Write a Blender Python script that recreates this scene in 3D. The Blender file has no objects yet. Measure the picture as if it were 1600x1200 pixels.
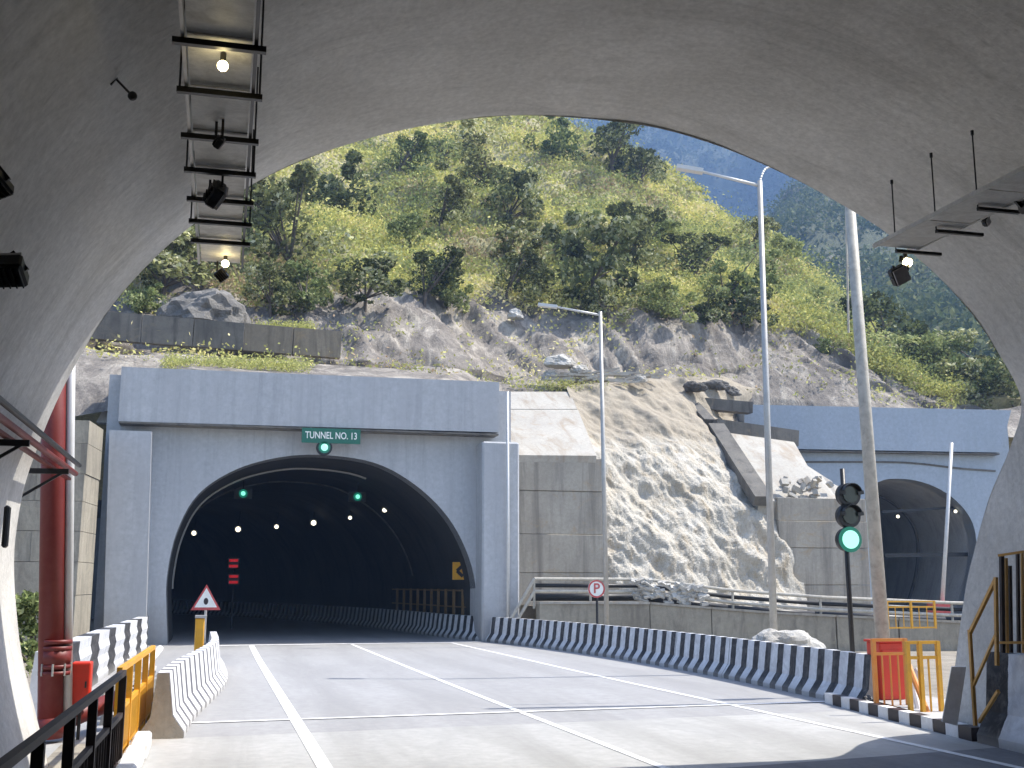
import bpy, bmesh, math, random
import numpy as np
from mathutils import Vector, Matrix, noise as mn

random.seed(7); rng = np.random.default_rng(11)
S = bpy.context.scene
COL = S.collection
R = math.radians

# ---------------------------------------------------------------- camera
F_PX = 1750.0; EYE = 2.0
TH = math.atan(310 / F_PX); PSI = math.atan(453 * math.cos(TH) / F_PX)
cd = bpy.data.cameras.new('camera'); cam = bpy.data.objects.new('camera', cd); COL.objects.link(cam)
cam.location = (0, 0, EYE)
cam.rotation_euler = (math.pi / 2 + TH, 0, -PSI)
cd.sensor_width = 36; cd.lens = 36 * F_PX / 1600
cd.clip_start = 0.05; cd.clip_end = 6000
S.camera = cam

# ---------------------------------------------------------------- light
SUN_EL = 56.0
SUN_AZ = 92.0          # clockwise from +Y
W = bpy.data.worlds.new('World'); S.world = W; W.use_nodes = True
wn = W.node_tree; bg = wn.nodes['Background']
sky = wn.nodes.new('ShaderNodeTexSky'); sky.sky_type = 'NISHITA'; sky.sun_disc = False
sky.sun_elevation = R(SUN_EL); sky.sun_rotation = R(SUN_AZ)
sky.air_density = 1.0; sky.dust_density = 3.5; sky.altitude = 800
wn.links.new(sky.outputs[0], bg.inputs[0]); bg.inputs[1].default_value = 0.125
sl = bpy.data.lights.new('sun', 'SUN'); so = bpy.data.objects.new('sun', sl); COL.objects.link(so)
sl.energy = 3.3; sl.angle = R(0.5); sl.color = (1.0, 0.95, 0.87)
sd = Vector((math.sin(R(SUN_AZ)) * math.cos(R(SUN_EL)), math.cos(R(SUN_AZ)) * math.cos(R(SUN_EL)), math.sin(R(SUN_EL))))
so.rotation_euler = sd.to_track_quat('Z', 'Y').to_euler(); so.location = (40, 10, 60)
S.view_settings.view_transform = 'Standard'; S.view_settings.look = 'None'
S.view_settings.gamma = 1; S.view_settings.use_curve_mapping = False
S.view_settings.exposure = 1.45
S.render.engine = 'CYCLES'
S.cycles.max_bounces = 7; S.cycles.diffuse_bounces = 5; S.cycles.volume_bounces = 0
S.cycles.transparent_max_bounces = 8
S.cycles.use_denoising = True

# ---------------------------------------------------------------- helpers
_Fv = Vector((math.sin(PSI) * math.cos(TH), math.cos(PSI) * math.cos(TH), math.sin(TH)))
_Rv = Vector((math.cos(PSI), -math.sin(PSI), 0)); _Uv = _Rv.cross(_Fv)
def ray(px, py): return _Fv + _Rv * ((px - 800) / F_PX) + _Uv * ((600 - py) / F_PX)
def at(px, py, Y):
    d = ray(px, py); return Vector((0, 0, EYE)) + d * (Y / d.y)
def onz(px, py, z=0.0):
    d = ray(px, py); return Vector((0, 0, EYE)) + d * ((z - EYE) / d.z)
def onplane(px, py, p0, n):
    d = ray(px, py); c = Vector((0, 0, EYE)); return c + d * ((p0 - c).dot(n) / d.dot(n))

ORG = {}
def tag(o, label, cat=None, group=None, kind=None):
    if label: o['label'] = label
    if cat: o['category'] = cat
    if group: o['group'] = group
    if kind: o['kind'] = kind
    return o
def thing(name, label, cat, loc, group=None):
    o = bpy.data.objects.new(name, None); COL.objects.link(o); o.location = loc
    o.empty_display_size = 0.2
    ORG[o.name] = Vector(loc)
    return tag(o, label, cat, group)
def fin(name, me, mat, parent=None, smooth=False):
    o = bpy.data.objects.new(name, me); COL.objects.link(o)
    if mat is not None: me.materials.append(mat)
    if smooth: me.polygons.foreach_set('use_smooth', [True] * len(me.polygons))
    if parent is not None:
        org = ORG.get(parent.name, Vector((0, 0, 0)))
        if org.length > 0: me.transform(Matrix.Translation(-org))
        o.parent = parent; ORG[o.name] = org
    return o
def recentre(o, loc):
    """give a top level mesh its origin at its own base"""
    loc = Vector(loc); o.data.transform(Matrix.Translation(-loc)); o.location = loc; ORG[o.name] = loc
    return o
def raw(name, v, f, mat, parent=None, smooth=False):
    me = bpy.data.meshes.new(name); me.from_pydata([tuple(p) for p in v], [], f); me.update()
    return fin(name, me, mat, parent, smooth)
def fast_mesh(name, V, nq, mat, attrs=None, parent=None, smooth=False):
    """V: (nq*4,3) array of separate quads"""
    me = bpy.data.meshes.new(name)
    me.vertices.add(nq * 4); me.vertices.foreach_set('co', V.astype(np.float32).ravel())
    me.loops.add(nq * 4); me.loops.foreach_set('vertex_index', np.arange(nq * 4, dtype=np.int32))
    me.polygons.add(nq); me.polygons.foreach_set('loop_start', np.arange(nq, dtype=np.int32) * 4)
    me.update(calc_edges=True)
    for k, a in (attrs or {}).items():
        at_ = me.attributes.new(k, 'FLOAT', 'POINT'); at_.data.foreach_set('value', np.repeat(a, 4).astype(np.float32))
    return fin(name, me, mat, parent, smooth)

class MB:
    def __init__(s): s.bm = bmesh.new()
    def box(s, c, size, rot=None, bev=0.0):
        m = Matrix.Translation(Vector(c)) @ (rot.to_4x4() if rot is not None else Matrix.Identity(4)) @ Matrix.Diagonal((size[0], size[1], size[2], 1))
        g = bmesh.ops.create_cube(s.bm, size=1, matrix=m)
        if bev:
            es = list({e for v in g['verts'] for e in v.link_edges})
            bmesh.ops.bevel(s.bm, geom=es, offset=bev, segments=1, affect='EDGES')
        return s
    def span(s, a, b, bev=0.0):
        a = Vector(a); b = Vector(b)
        return s.box((a + b) / 2, [abs(b[i] - a[i]) for i in range(3)], None, bev)
    def tube(s, a, b, r, r2=None, n=10, caps=True):
        a = Vector(a); b = Vector(b); d = b - a
        m = Matrix.Translation((a + b) / 2) @ d.to_track_quat('Z', 'Y').to_matrix().to_4x4()
        bmesh.ops.create_cone(s.bm, cap_ends=caps, segments=n, radius1=r, radius2=r if r2 is None else r2, depth=d.length, matrix=m)
        return s
    def bar(s, a, b, w, h):
        a = Vector(a); b = Vector(b); d = b - a
        up = Vector((0, 0, 1)) if abs(d.normalized().z) < 0.95 else Vector((0, 1, 0))
        x = d.cross(up).normalized(); z = x.cross(d).normalized()
        m = Matrix((x, d.normalized(), z)).transposed().to_4x4()
        m = Matrix.Translation((a + b) / 2) @ m @ Matrix.Diagonal((w, d.length, h, 1))
        bmesh.ops.create_cube(s.bm, size=1, matrix=m); return s
    def ball(s, c, r, sc=(1, 1, 1), n=12):
        bmesh.ops.create_uvsphere(s.bm, u_segments=n, v_segments=max(6, n // 2 + 1), radius=r, matrix=Matrix.Translation(Vector(c)) @ Matrix.Diagonal((*sc, 1)))
        return s
    def prism(s, pts, vec):
        vec = Vector(vec); vs = [s.bm.verts.new(Vector(p)) for p in pts]; ws = [s.bm.verts.new(Vector(p) + vec) for p in pts]
        n = len(pts); s.bm.faces.new(vs); s.bm.faces.new(ws[::-1])
        for i in range(n): s.bm.faces.new((vs[(i + 1) % n], vs[i], ws[i], ws[(i + 1) % n]))
        return s
    def build(s, name, mat, parent=None, smooth=False):
        bmesh.ops.recalc_face_normals(s.bm, faces=s.bm.faces)
        me = bpy.data.meshes.new(name); s.bm.to_mesh(me); s.bm.free()
        o = fin(name, me, mat, parent)
        if smooth:
            me.polygons.foreach_set('use_smooth', [len(p.vertices) == 4 and p.area < 50 for p in me.polygons])
        return o

def fbm(p, o=4, h=0.9): return mn.fractal(Vector(p), h, 2.0, o)
def spline(pts, k=6):
    """Catmull-Rom through tuples"""
    P = [Vector(p) for p in pts]; out = []
    for i in range(len(P) - 1):
        a = P[i - 1] if i > 0 else P[i] * 2 - P[i + 1]
        b, c = P[i], P[i + 1]
        d = P[i + 2] if i + 2 < len(P) else P[i + 1] * 2 - P[i]
        for j in range(k):
            t = j / k
            out.append(0.5 * ((2 * b) + (c - a) * t + (2 * a - 5 * b + 4 * c - d) * t * t + (3 * b - a - 3 * c + d) * t ** 3))
    out.append(P[-1]); return out

# ---------------------------------------------------------------- materials
def nt(name):
    m = bpy.data.materials.new(name); m.use_nodes = True
    n = m.node_tree; b = n.nodes['Principled BSDF']; return m, n, b
def N(n, t, **k):
    x = n.nodes.new(t)
    for a, v in k.items():
        if a in x.inputs: x.inputs[a].default_value = v
        else: setattr(x, a, v)
    return x
def ramp(n, src, stops):
    r = n.nodes.new('ShaderNodeValToRGB'); e = r.color_ramp.elements
    while len(e) < len(stops): e.new(0.5)
    for i, (p, c) in enumerate(stops): e[i].position = p; e[i].color = (*c, 1) if len(c) == 3 else c
    n.links.new(src, r.inputs[0]); return r
def coords(n, scale=(1, 1, 1), rot=(0, 0, 0), kind='Object'):
    tc = n.nodes.new('ShaderNodeTexCoord'); mp = n.nodes.new('ShaderNodeMapping')
    mp.inputs['Scale'].default_value = scale; mp.inputs['Rotation'].default_value = rot
    n.links.new(tc.outputs[kind], mp.inputs[0]); return mp.outputs[0]
def worldpos(n, scale=(1, 1, 1), rot=(0, 0, 0)):
    g = n.nodes.new('ShaderNodeNewGeometry'); mp = n.nodes.new('ShaderNodeMapping')
    mp.inputs['Scale'].default_value = scale; mp.inputs['Rotation'].default_value = rot
    n.links.new(g.outputs['Position'], mp.inputs[0]); return mp.outputs[0]
def noise(n, vec, scale, detail=6, rough=0.6, dist=0.0):
    x = n.nodes.new('ShaderNodeTexNoise'); x.inputs['Scale'].default_value = scale
    x.inputs['Detail'].default_value = detail; x.inputs['Roughness'].default_value = rough; x.inputs['Distortion'].default_value = dist
    n.links.new(vec, x.inputs['Vector']); return x.outputs[0]
def mix(n, a, b, f, mode='MIX'):
    x = n.nodes.new('ShaderNodeMix'); x.data_type = 'RGBA'; x.blend_type = mode
    for s, v in ((6, a), (7, b)):
        if isinstance(v, (tuple, list)): x.inputs[s].default_value = (*v, 1) if len(v) == 3 else v
        else: n.links.new(v, x.inputs[s])
    if isinstance(f, (int, float)): x.inputs[0].default_value = f
    else: n.links.new(f, x.inputs[0])
    return x.outputs[2]
def bump(n, b, h, strength=0.3, dist=0.05):
    x = n.nodes.new('ShaderNodeBump'); x.inputs['Strength'].default_value = strength; x.inputs['Distance'].default_value = dist
    n.links.new(h, x.inputs['Height']); n.links.new(x.outputs[0], b.inputs['Normal'])

def mottled(name, c1, c2, c3=None, scale=1.0, streak=None, rough=0.85, bumpS=0.3, bumpD=0.02, stain=None, rot=(0, 0, 0)):
    """weathered surface: broad blotches, fine grain, optional directional streaks and stains (world space)"""
    m, n, b = nt(name)
    v = worldpos(n)
    big = noise(n, v, 0.45 * scale, 5, 0.62, 0.4)
    fine = noise(n, v, 9 * scale, 8, 0.7)
    c = ramp(n, big, [(0.32, c1), (0.68, c2)]).outputs[0]
    g = ramp(n, fine, [(0.3, (0.78, 0.78, 0.78)), (0.7, (1.12, 1.12, 1.12))]).outputs[0]
    c = mix(n, c, g, 0.75, 'MULTIPLY')
    if c3 is not None:
        sv = worldpos(n, streak or (1, 1, 0.15), rot)
        st = noise(n, sv, 1.6 * scale, 6, 0.65, 0.6)
        f = ramp(n, st, [(0.48, (0, 0, 0)), (0.72, (1, 1, 1))]).outputs[0]
        c = mix(n, c, c3, f)
    if stain is not None:
        s2 = noise(n, worldpos(n, (1, 1, 1.7)), 0.9 * scale, 8, 0.7, 1.2)
        f = ramp(n, s2, [(0.56, (0, 0, 0)), (0.7, (0.8, 0.8, 0.8))]).outputs[0]
        c = mix(n, c, stain, f)
    n.links.new(c, b.inputs['Base Color']); b.inputs['Roughness'].default_value = rough
    if bumpS: bump(n, b, mix(n, fine, big, 0.3), bumpS, bumpD)
    return m
def paint(name, c, rough=0.5, metal=0.0, dirt=0.5, dcol=None, scale=6):
    m, n, b = nt(name)
    v = worldpos(n)
    f = ramp(n, noise(n, v, scale, 7, 0.7, 0.5), [(0.42, (0, 0, 0)), (0.75, (dirt, dirt, dirt))]).outputs[0]
    dc = dcol or tuple(x * 0.45 + 0.03 for x in c)
    n.links.new(mix(n, c, dc, f), b.inputs['Base Color'])
    b.inputs['Roughness'].default_value = rough; b.inputs['Metallic'].default_value = metal
    return m
def emit(name, c, s):
    m, n, b = nt(name)
    b.inputs['Base Color'].default_value = (0.02, 0.02, 0.02, 1)
    b.inputs['Emission Color'].default_value = (*c, 1); b.inputs['Emission Strength'].default_value = s
    return m

M = {}
# shotcrete lining with marks running round the vault
def lining_mat(name, c1, c2, dark):
    m, n, b = nt(name)
    v = worldpos(n)
    ring = noise(n, worldpos(n, (0.22, 1.1, 0.22)), 1.5, 8, 0.68, 0.8)
    ring2 = noise(n, worldpos(n, (0.5, 3.2, 0.5)), 1.3, 7, 0.7, 1.0)
    fine = noise(n, v, 14, 8, 0.7)
    blot = noise(n, v, 0.5, 5, 0.6, 0.5)
    c = ramp(n, blot, [(0.3, c1), (0.7, c2)]).outputs[0]
    f = ramp(n, ring, [(0.5, (0, 0, 0)), (0.78, (0.75, 0.75, 0.75))]).outputs[0]
    c = mix(n, c, dark, f)
    f2 = ramp(n, ring2, [(0.62, (0, 0, 0)), (0.76, (0.4, 0.4, 0.4))]).outputs[0]
    c = mix(n, c, tuple(x * 0.5 for x in dark), f2)
    g = ramp(n, fine, [(0.3, (0.78, 0.78, 0.78)), (0.7, (1.12, 1.12, 1.12))]).outputs[0]
    c = mix(n, c, g, 0.9, 'MULTIPLY')
    sm = ramp(n, noise(n, worldpos(n, (0.7, 1.4, 0.7)), 2.2, 9, 0.75, 1.8), [(0.64, (0, 0, 0)), (0.74, (0.55, 0.55, 0.55))]).outputs[0]
    c = mix(n, c, tuple(x * 0.45 for x in dark), sm)
    n.links.new(c, b.inputs['Base Color']); b.inputs['Roughness'].default_value = 0.9
    h = mix(n, ring, fine, 0.35); bump(n, b, h, 0.55, 0.06)
    return m
M['dark_rock'] = mottled('dark_broken_rock', (0.09, 0.085, 0.08), (0.19, 0.18, 0.165), (0.05, 0.05, 0.045), bumpS=1.0, bumpD=0.15, scale=1.5)
M['lining'] = lining_mat('tunnel_concrete', (0.50, 0.485, 0.45), (0.68, 0.665, 0.63), (0.34, 0.33, 0.305))
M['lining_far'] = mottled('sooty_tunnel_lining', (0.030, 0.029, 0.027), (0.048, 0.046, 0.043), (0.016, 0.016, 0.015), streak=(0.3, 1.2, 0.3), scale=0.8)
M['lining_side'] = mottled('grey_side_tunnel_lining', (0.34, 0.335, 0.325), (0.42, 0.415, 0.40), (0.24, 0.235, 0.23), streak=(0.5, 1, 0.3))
M['blue'] = mottled('blue_grey_facade_paint', (0.395, 0.41, 0.425), (0.43, 0.445, 0.46), (0.365, 0.375, 0.39), streak=(1.2, 1.2, 0.12), rough=0.7, bumpS=0.12, scale=0.7)
def streaks(m, col, amt):
    n = m.node_tree; b = n.nodes['Principled BSDF']; src = b.inputs['Base Color'].links[0].from_socket
    f = ramp(n, noise(n, worldpos(n, (2.2, 2.2, 0.10)), 1.4, 7, 0.7, 0.3), [(0.5, (0, 0, 0)), (0.75, (amt, amt, amt))]).outputs[0]
    c = mix(n, src, col, f)
    sx = n.nodes.new('ShaderNodeSeparateXYZ'); n.links.new(worldpos(n), sx.inputs[0])
    gd = N(n, 'ShaderNodeMath', operation='MULTIPLY_ADD'); n.links.new(noise(n, worldpos(n), 1.3, 7, 0.7), gd.inputs[0]); gd.inputs[1].default_value = 2.4; n.links.new(sx.outputs[2], gd.inputs[2])
    gm = n.nodes.new('ShaderNodeMapRange'); n.links.new(gd.outputs[0], gm.inputs[0]); gm.inputs[1].default_value = 1.3; gm.inputs[2].default_value = 2.6; gm.inputs[3].default_value = 0.55; gm.inputs[4].default_value = 0.0
    n.links.new(mix(n, c, (0.24, 0.225, 0.2), gm.outputs[0]), b.inputs['Base Color'])
streaks(M['blue'], (0.24, 0.25, 0.265), 0.6)
M['blue_side'] = mottled('pale_blue_facade_paint', (0.335, 0.39, 0.455), (0.375, 0.43, 0.495), (0.31, 0.36, 0.41), streak=(1.2, 1.2, 0.12), rough=0.7, bumpS=0.12, scale=0.7)
M['concrete'] = mottled('grey_cast_concrete', (0.315, 0.285, 0.235), (0.42, 0.385, 0.32), (0.20, 0.18, 0.15), streak=(1.4, 1.4, 0.12), stain=(0.36, 0.275, 0.17), bumpS=0.3)
M['concrete_pale'] = mottled('pale_cast_concrete', (0.36, 0.34, 0.30), (0.45, 0.43, 0.38), (0.29, 0.24, 0.18), streak=(1.2, 0.4, 0.3), stain=(0.34, 0.27, 0.19), bumpS=0.3)
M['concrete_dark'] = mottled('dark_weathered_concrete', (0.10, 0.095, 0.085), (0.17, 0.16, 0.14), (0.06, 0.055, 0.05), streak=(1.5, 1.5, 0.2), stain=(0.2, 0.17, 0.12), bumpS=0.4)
M['parapet'] = mottled('brown_stained_parapet', (0.17, 0.145, 0.11), (0.25, 0.215, 0.16), (0.10, 0.085, 0.065), streak=(1.5, 1.5, 0.2), stain=(0.28, 0.2, 0.1), bumpS=0.4)
M['masonry'] = mottled('stone_grey_masonry', (0.26, 0.235, 0.185), (0.37, 0.335, 0.265), (0.17, 0.15, 0.12), streak=(2, 2, 0.4), stain=(0.33, 0.30, 0.22), bumpS=0.5)
M['road'] = mottled('grey_road_slab', (0.315, 0.313, 0.31), (0.36, 0.358, 0.355), (0.275, 0.273, 0.27), streak=(0.8, 0.12, 1), rough=0.8, bumpS=0.15, scale=0.6)
def wear(m, col, amt, lanes):
    n = m.node_tree; b = n.nodes['Principled BSDF']; src = b.inputs['Base Color'].links[0].from_socket
    sx = n.nodes.new('ShaderNodeSeparateXYZ'); n.links.new(worldpos(n), sx.inputs[0])
    wv = N(n, 'ShaderNodeMath', operation='SINE'); ml = N(n, 'ShaderNodeMath', operation='MULTIPLY_ADD'); n.links.new(sx.outputs[0], ml.inputs[0]); ml.inputs[1].default_value = 2 * math.pi / lanes; ml.inputs[2].default_value = 0.9; n.links.new(ml.outputs[0], wv.inputs[0])
    nz = noise(n, worldpos(n, (1.2, 0.1, 1)), 1.2, 7, 0.7, 0.4)
    ad = N(n, 'ShaderNodeMath', operation='MULTIPLY_ADD'); n.links.new(wv.outputs[0], ad.inputs[0]); ad.inputs[1].default_value = 0.14; n.links.new(nz, ad.inputs[2])
    f = ramp(n, ad.outputs[0], [(0.46, (0, 0, 0)), (0.72, (amt, amt, amt))]).outputs[0]
    c = mix(n, src, col, f)
    sp = ramp(n, noise(n, worldpos(n), 1.1, 9, 0.75, 1.5), [(0.66, (0, 0, 0)), (0.72, (amt, amt, amt))]).outputs[0]
    c = mix(n, c, tuple(x * .75 for x in col), sp)
    n.links.new(c, b.inputs['Base Color'])
wear(M['road'], (0.235, 0.233, 0.23), 0.45, 1.75)
M['apron'] = mottled('white_concrete_slab', (0.38, 0.378, 0.362), (0.45, 0.448, 0.43), (0.31, 0.308, 0.298), streak=(0.5, 0.25, 1), rough=0.8, bumpS=0.15, scale=0.7)
wear(M['apron'], (0.27, 0.265, 0.25), 0.55, 1.75)
M['dirt'] = mottled('pale_dusty_ground', (0.24, 0.21, 0.165), (0.33, 0.295, 0.235), (0.16, 0.14, 0.11), streak=(1, 1, 1), bumpS=0.6, bumpD=0.08)
M['asphalt_shadow'] = mottled('shadow_dark_tunnel_floor', (0.15, 0.15, 0.155), (0.20, 0.20, 0.205), (0.12, 0.12, 0.125), streak=(1, .2, 1), bumpS=0.2)
M['line_and_sun_white'] = mottled('white_line_and_sun_paint', (0.72, 0.72, 0.71), (0.82, 0.82, 0.81), (0.52, 0.52, 0.52), streak=(2, 2, 2), scale=1.5, bumpS=0.05)
M['galv'] = paint('galvanised_steel', (0.46, 0.45, 0.42), 0.45, 0.35, 0.6, (0.30, 0.28, 0.25))
M['galv_light'] = paint('pale_galvanised_steel', (0.62, 0.62, 0.60), 0.45, 0.2, 0.4, (0.45, 0.43, 0.4))
M['cream_rail'] = paint('cream_rail_paint', (0.48, 0.45, 0.38), 0.6, 0, 0.8, (0.22, 0.2, 0.17))
M['black'] = paint('matt_black_metal', (0.012, 0.012, 0.013), 0.45, 0, 0.5, (0.03, 0.03, 0.03))
M['rail_dark'] = paint('brown_and_shaded_railing_paint', (0.022, 0.013, 0.011), 0.6, 0, 0.5, (0.07, 0.04, 0.028))  # dark brown posts; on the left railing the vault's shade as colour
M['yellow'] = paint('golden_yellow_railing_paint', (0.72, 0.36, 0.02), 0.45, 0, 0.6, (0.42, 0.22, 0.04))
M['orange'] = paint('orange_railing_paint', (0.72, 0.25, 0.035), 0.5, 0, 0.6, (0.6, 0.33, 0.12))
M['ochre_dim'] = paint('dimmed_ochre_railing_paint', (0.20, 0.12, 0.04), 0.7, 0, 0.7, (0.1, 0.07, 0.04))  # ochre darkened so the far tunnel railing looks dim
M['ochre'] = paint('faded_ochre_railing_paint', (0.58, 0.31, 0.07), 0.5, 0, 0.6, (0.35, 0.2, 0.07))
M['red'] = paint('fire_red_paint', (0.62, 0.035, 0.012), 0.4, 0, 0.4, (0.4, 0.04, 0.02))
M['pipe_red'] = paint('oxide_red_pipe_paint', (0.15, 0.014, 0.010), 0.5, 0, 0.6, (0.20, 0.04, 0.03))
M['white'] = paint('white_paint', (0.75, 0.74, 0.72), 0.6, 0, 0.6, (0.5, 0.48, 0.44))
M['sign_green'] = paint('sign_green', (0.015, 0.13, 0.085), 0.4, 0, 0.2)
M['sign_white'] = paint('sign_white', (0.78, 0.80, 0.76), 0.5, 0, 0.2)
M['sign_red'] = paint('sign_red', (0.45, 0.06, 0.06), 0.5, 0, 0.5, (0.5, 0.2, 0.18))
M['sign_black'] = paint('sign_black', (0.025, 0.018, 0.02), 0.5, 0, 0.2)
M['tray'] = mottled('galvanised_tray_sheet', (0.58, 0.56, 0.50), (0.72, 0.70, 0.63), (0.38, 0.35, 0.29), streak=(1, 1.6, 1), scale=2, bumpS=0.3, rough=0.5)
M['tray_white'] = mottled('whitened_tray_sheet', (0.74, 0.72, 0.66), (0.82, 0.80, 0.74), (0.6, 0.57, 0.5), streak=(1, 1.6, 1), scale=2, bumpS=0.2, rough=0.5)
M['lamp'] = emit('lit_lamp_glass', (1.0, 0.82, 0.42), 9)
M['lamp_small'] = emit('lit_led_lamp', (1.0, 0.93, 0.70), 1.1)
M['green_lit'] = emit('lit_green_lens', (0.15, 0.6, 0.42), 0.8)
M['green_core'] = emit('bright_green_lens', (0.22, 0.62, 0.48), 1.0)
M['green_rim'] = emit('green_lens_rim', (0.0, 0.12, 0.08), 0.5)
M['red_lit'] = emit('lit_red_panel', (0.8, 0.02, 0.03), 0.16)
M['lens_off'] = paint('unlit_lens', (0.03, 0.045, 0.04), 0.2)
M['lamp_glass'] = paint('floodlight_glass', (0.62, 0.58, 0.58), 0.25)
M['rock'] = mottled('cream_cut_rock', (0.42, 0.39, 0.325), (0.56, 0.53, 0.465), (0.38, 0.31, 0.21), streak=(0.8, 0.8, 0.25), scale=1.3, stain=(0.30, 0.265, 0.21), bumpS=0.9, bumpD=0.1, rot=(0, R(35), 0))
M['outcrop'] = mottled('grey_outcrop_rock', (0.20, 0.19, 0.17), (0.32, 0.30, 0.27), (0.13, 0.12, 0.11), bumpS=1.0, bumpD=0.2, scale=1.5)
def add_height_tint(m, z0, z1, col, amt):
    """loose tan sand settled on the upper part of the slope, with a ragged limit"""
    n = m.node_tree; b = n.nodes['Principled BSDF']; src = b.inputs['Base Color'].links[0].from_socket
    g = n.nodes.new('ShaderNodeNewGeometry'); sx = n.nodes.new('ShaderNodeSeparateXYZ'); n.links.new(g.outputs['Position'], sx.inputs[0])
    nz = noise(n, worldpos(n), 0.7, 6, 0.7, 0.5)
    ad = N(n, 'ShaderNodeMath', operation='MULTIPLY_ADD'); n.links.new(nz, ad.inputs[0]); ad.inputs[1].default_value = 4.0; n.links.new(sx.outputs[2], ad.inputs[2])
    mr = n.nodes.new('ShaderNodeMapRange'); n.links.new(ad.outputs[0], mr.inputs[0]); mr.inputs[1].default_value = z0; mr.inputs[2].default_value = z1; mr.inputs[4].default_value = amt
    gr = ramp(n, noise(n, worldpos(n, (1, 1, .4), (0, R(50), 0)), 3, 8, 0.7), [(0.3, tuple(c * .72 for c in col)), (0.7, tuple(c * 1.2 for c in col))]).outputs[0]
    n.links.new(mix(n, src, gr, mr.outputs[0]), b.inputs['Base Color'])
add_height_tint(M['rock'], 9.3, 10.3, (0.33, 0.285, 0.215), 0.92)
M['boulder'] = mottled('pale_boulder', (0.40, 0.39, 0.36), (0.6, 0.58, 0.53), (0.3, 0.27, 0.22), bumpS=0.8, bumpD=0.1)

def stripes(name, period, duty, black=(0.018, 0.018, 0.022), white=(0.70, 0.71, 0.72), worn=(0.42, 0.42, 0.43)):
    """painted bands along the u direction of the barrier, with worn edges"""
    m, n, b = nt(name)
    uv = n.nodes.new('ShaderNodeUVMap'); sx = n.nodes.new('ShaderNodeSeparateXYZ'); n.links.new(uv.outputs[0], sx.inputs[0])
    nz = noise(n, worldpos(n), 7, 5, 0.6)
    wob = N(n, 'ShaderNodeMath', operation='MULTIPLY_ADD'); n.links.new(nz, wob.inputs[0]); wob.inputs[1].default_value = 0.05
    n.links.new(sx.outputs[0], wob.inputs[2])
    dv = N(n, 'ShaderNodeMath', operation='DIVIDE'); n.links.new(wob.outputs[0], dv.inputs[0]); dv.inputs[1].default_value = period
    fr = N(n, 'ShaderNodeMath', operation='FRACT'); n.links.new(dv.outputs[0], fr.inputs[0])
    lt = N(n, 'ShaderNodeMath', operation='LESS_THAN'); n.links.new(fr.outputs[0], lt.inputs[0]); lt.inputs[1].default_value = duty
    fine = noise(n, worldpos(n), 5, 8, 0.7, 0.6)
    w = ramp(n, fine, [(0.35, white), (0.75, worn)]).outputs[0]
    k = ramp(n, fine, [(0.45, black), (0.85, (0.16, 0.155, 0.15))]).outputs[0]
    c = mix(n, w, k, lt.outputs[0])
    jd = N(n, 'ShaderNodeMath', operation='DIVIDE'); n.links.new(sx.outputs[0], jd.inputs[0]); jd.inputs[1].default_value = 2.96
    jf = N(n, 'ShaderNodeMath', operation='FRACT'); n.links.new(jd.outputs[0], jf.inputs[0])
    jl = N(n, 'ShaderNodeMath', operation='LESS_THAN'); n.links.new(jf.outputs[0], jl.inputs[0]); jl.inputs[1].default_value = 0.007
    c = mix(n, c, (0.05, 0.05, 0.048), jl.outputs[0])
    gd = N(n, 'ShaderNodeMath', operation='MULTIPLY_ADD'); n.links.new(fine, gd.inputs[0]); gd.inputs[1].default_value = 0.35; n.links.new(sx.outputs[1], gd.inputs[2])
    gm = n.nodes.new('ShaderNodeMapRange'); n.links.new(gd.outputs[0], gm.inputs[0]); gm.inputs[1].default_value = 0.20; gm.inputs[2].default_value = 0.34; gm.inputs[3].default_value = 0.6; gm.inputs[4].default_value = 0.0
    c = mix(n, c, (0.27, 0.255, 0.23), gm.outputs[0])
    drip = noise(n, worldpos(n, (1, 1, 0.2)), 9, 6, 0.7, 0.5)
    f = ramp(n, drip, [(0.55, (0, 0, 0)), (0.8, (0.45, 0.45, 0.45))]).outputs[0]
    c = mix(n, c, (0.33, 0.31, 0.28), f)
    n.links.new(c, b.inputs['Base Color']); b.inputs['Roughness'].default_value = 0.7
    bump(n, b, fine, 0.25, 0.01)
    return m
M['stripe'] = stripes('black_white_barrier_paint', 0.56, 0.46)
M['stripe_white'] = stripes('mostly_white_barrier_paint', 0.62, 0.38, black=(0.10, 0.10, 0.12), white=(0.82, 0.82, 0.82), worn=(0.66, 0.65, 0.62))
M['stripe_big'] = stripes('broad_black_white_barrier_paint', 1.3, 0.5)
M['stripe_slab'] = stripes('broad_banded_parapet_paint', 3.2, 0.42)

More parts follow.
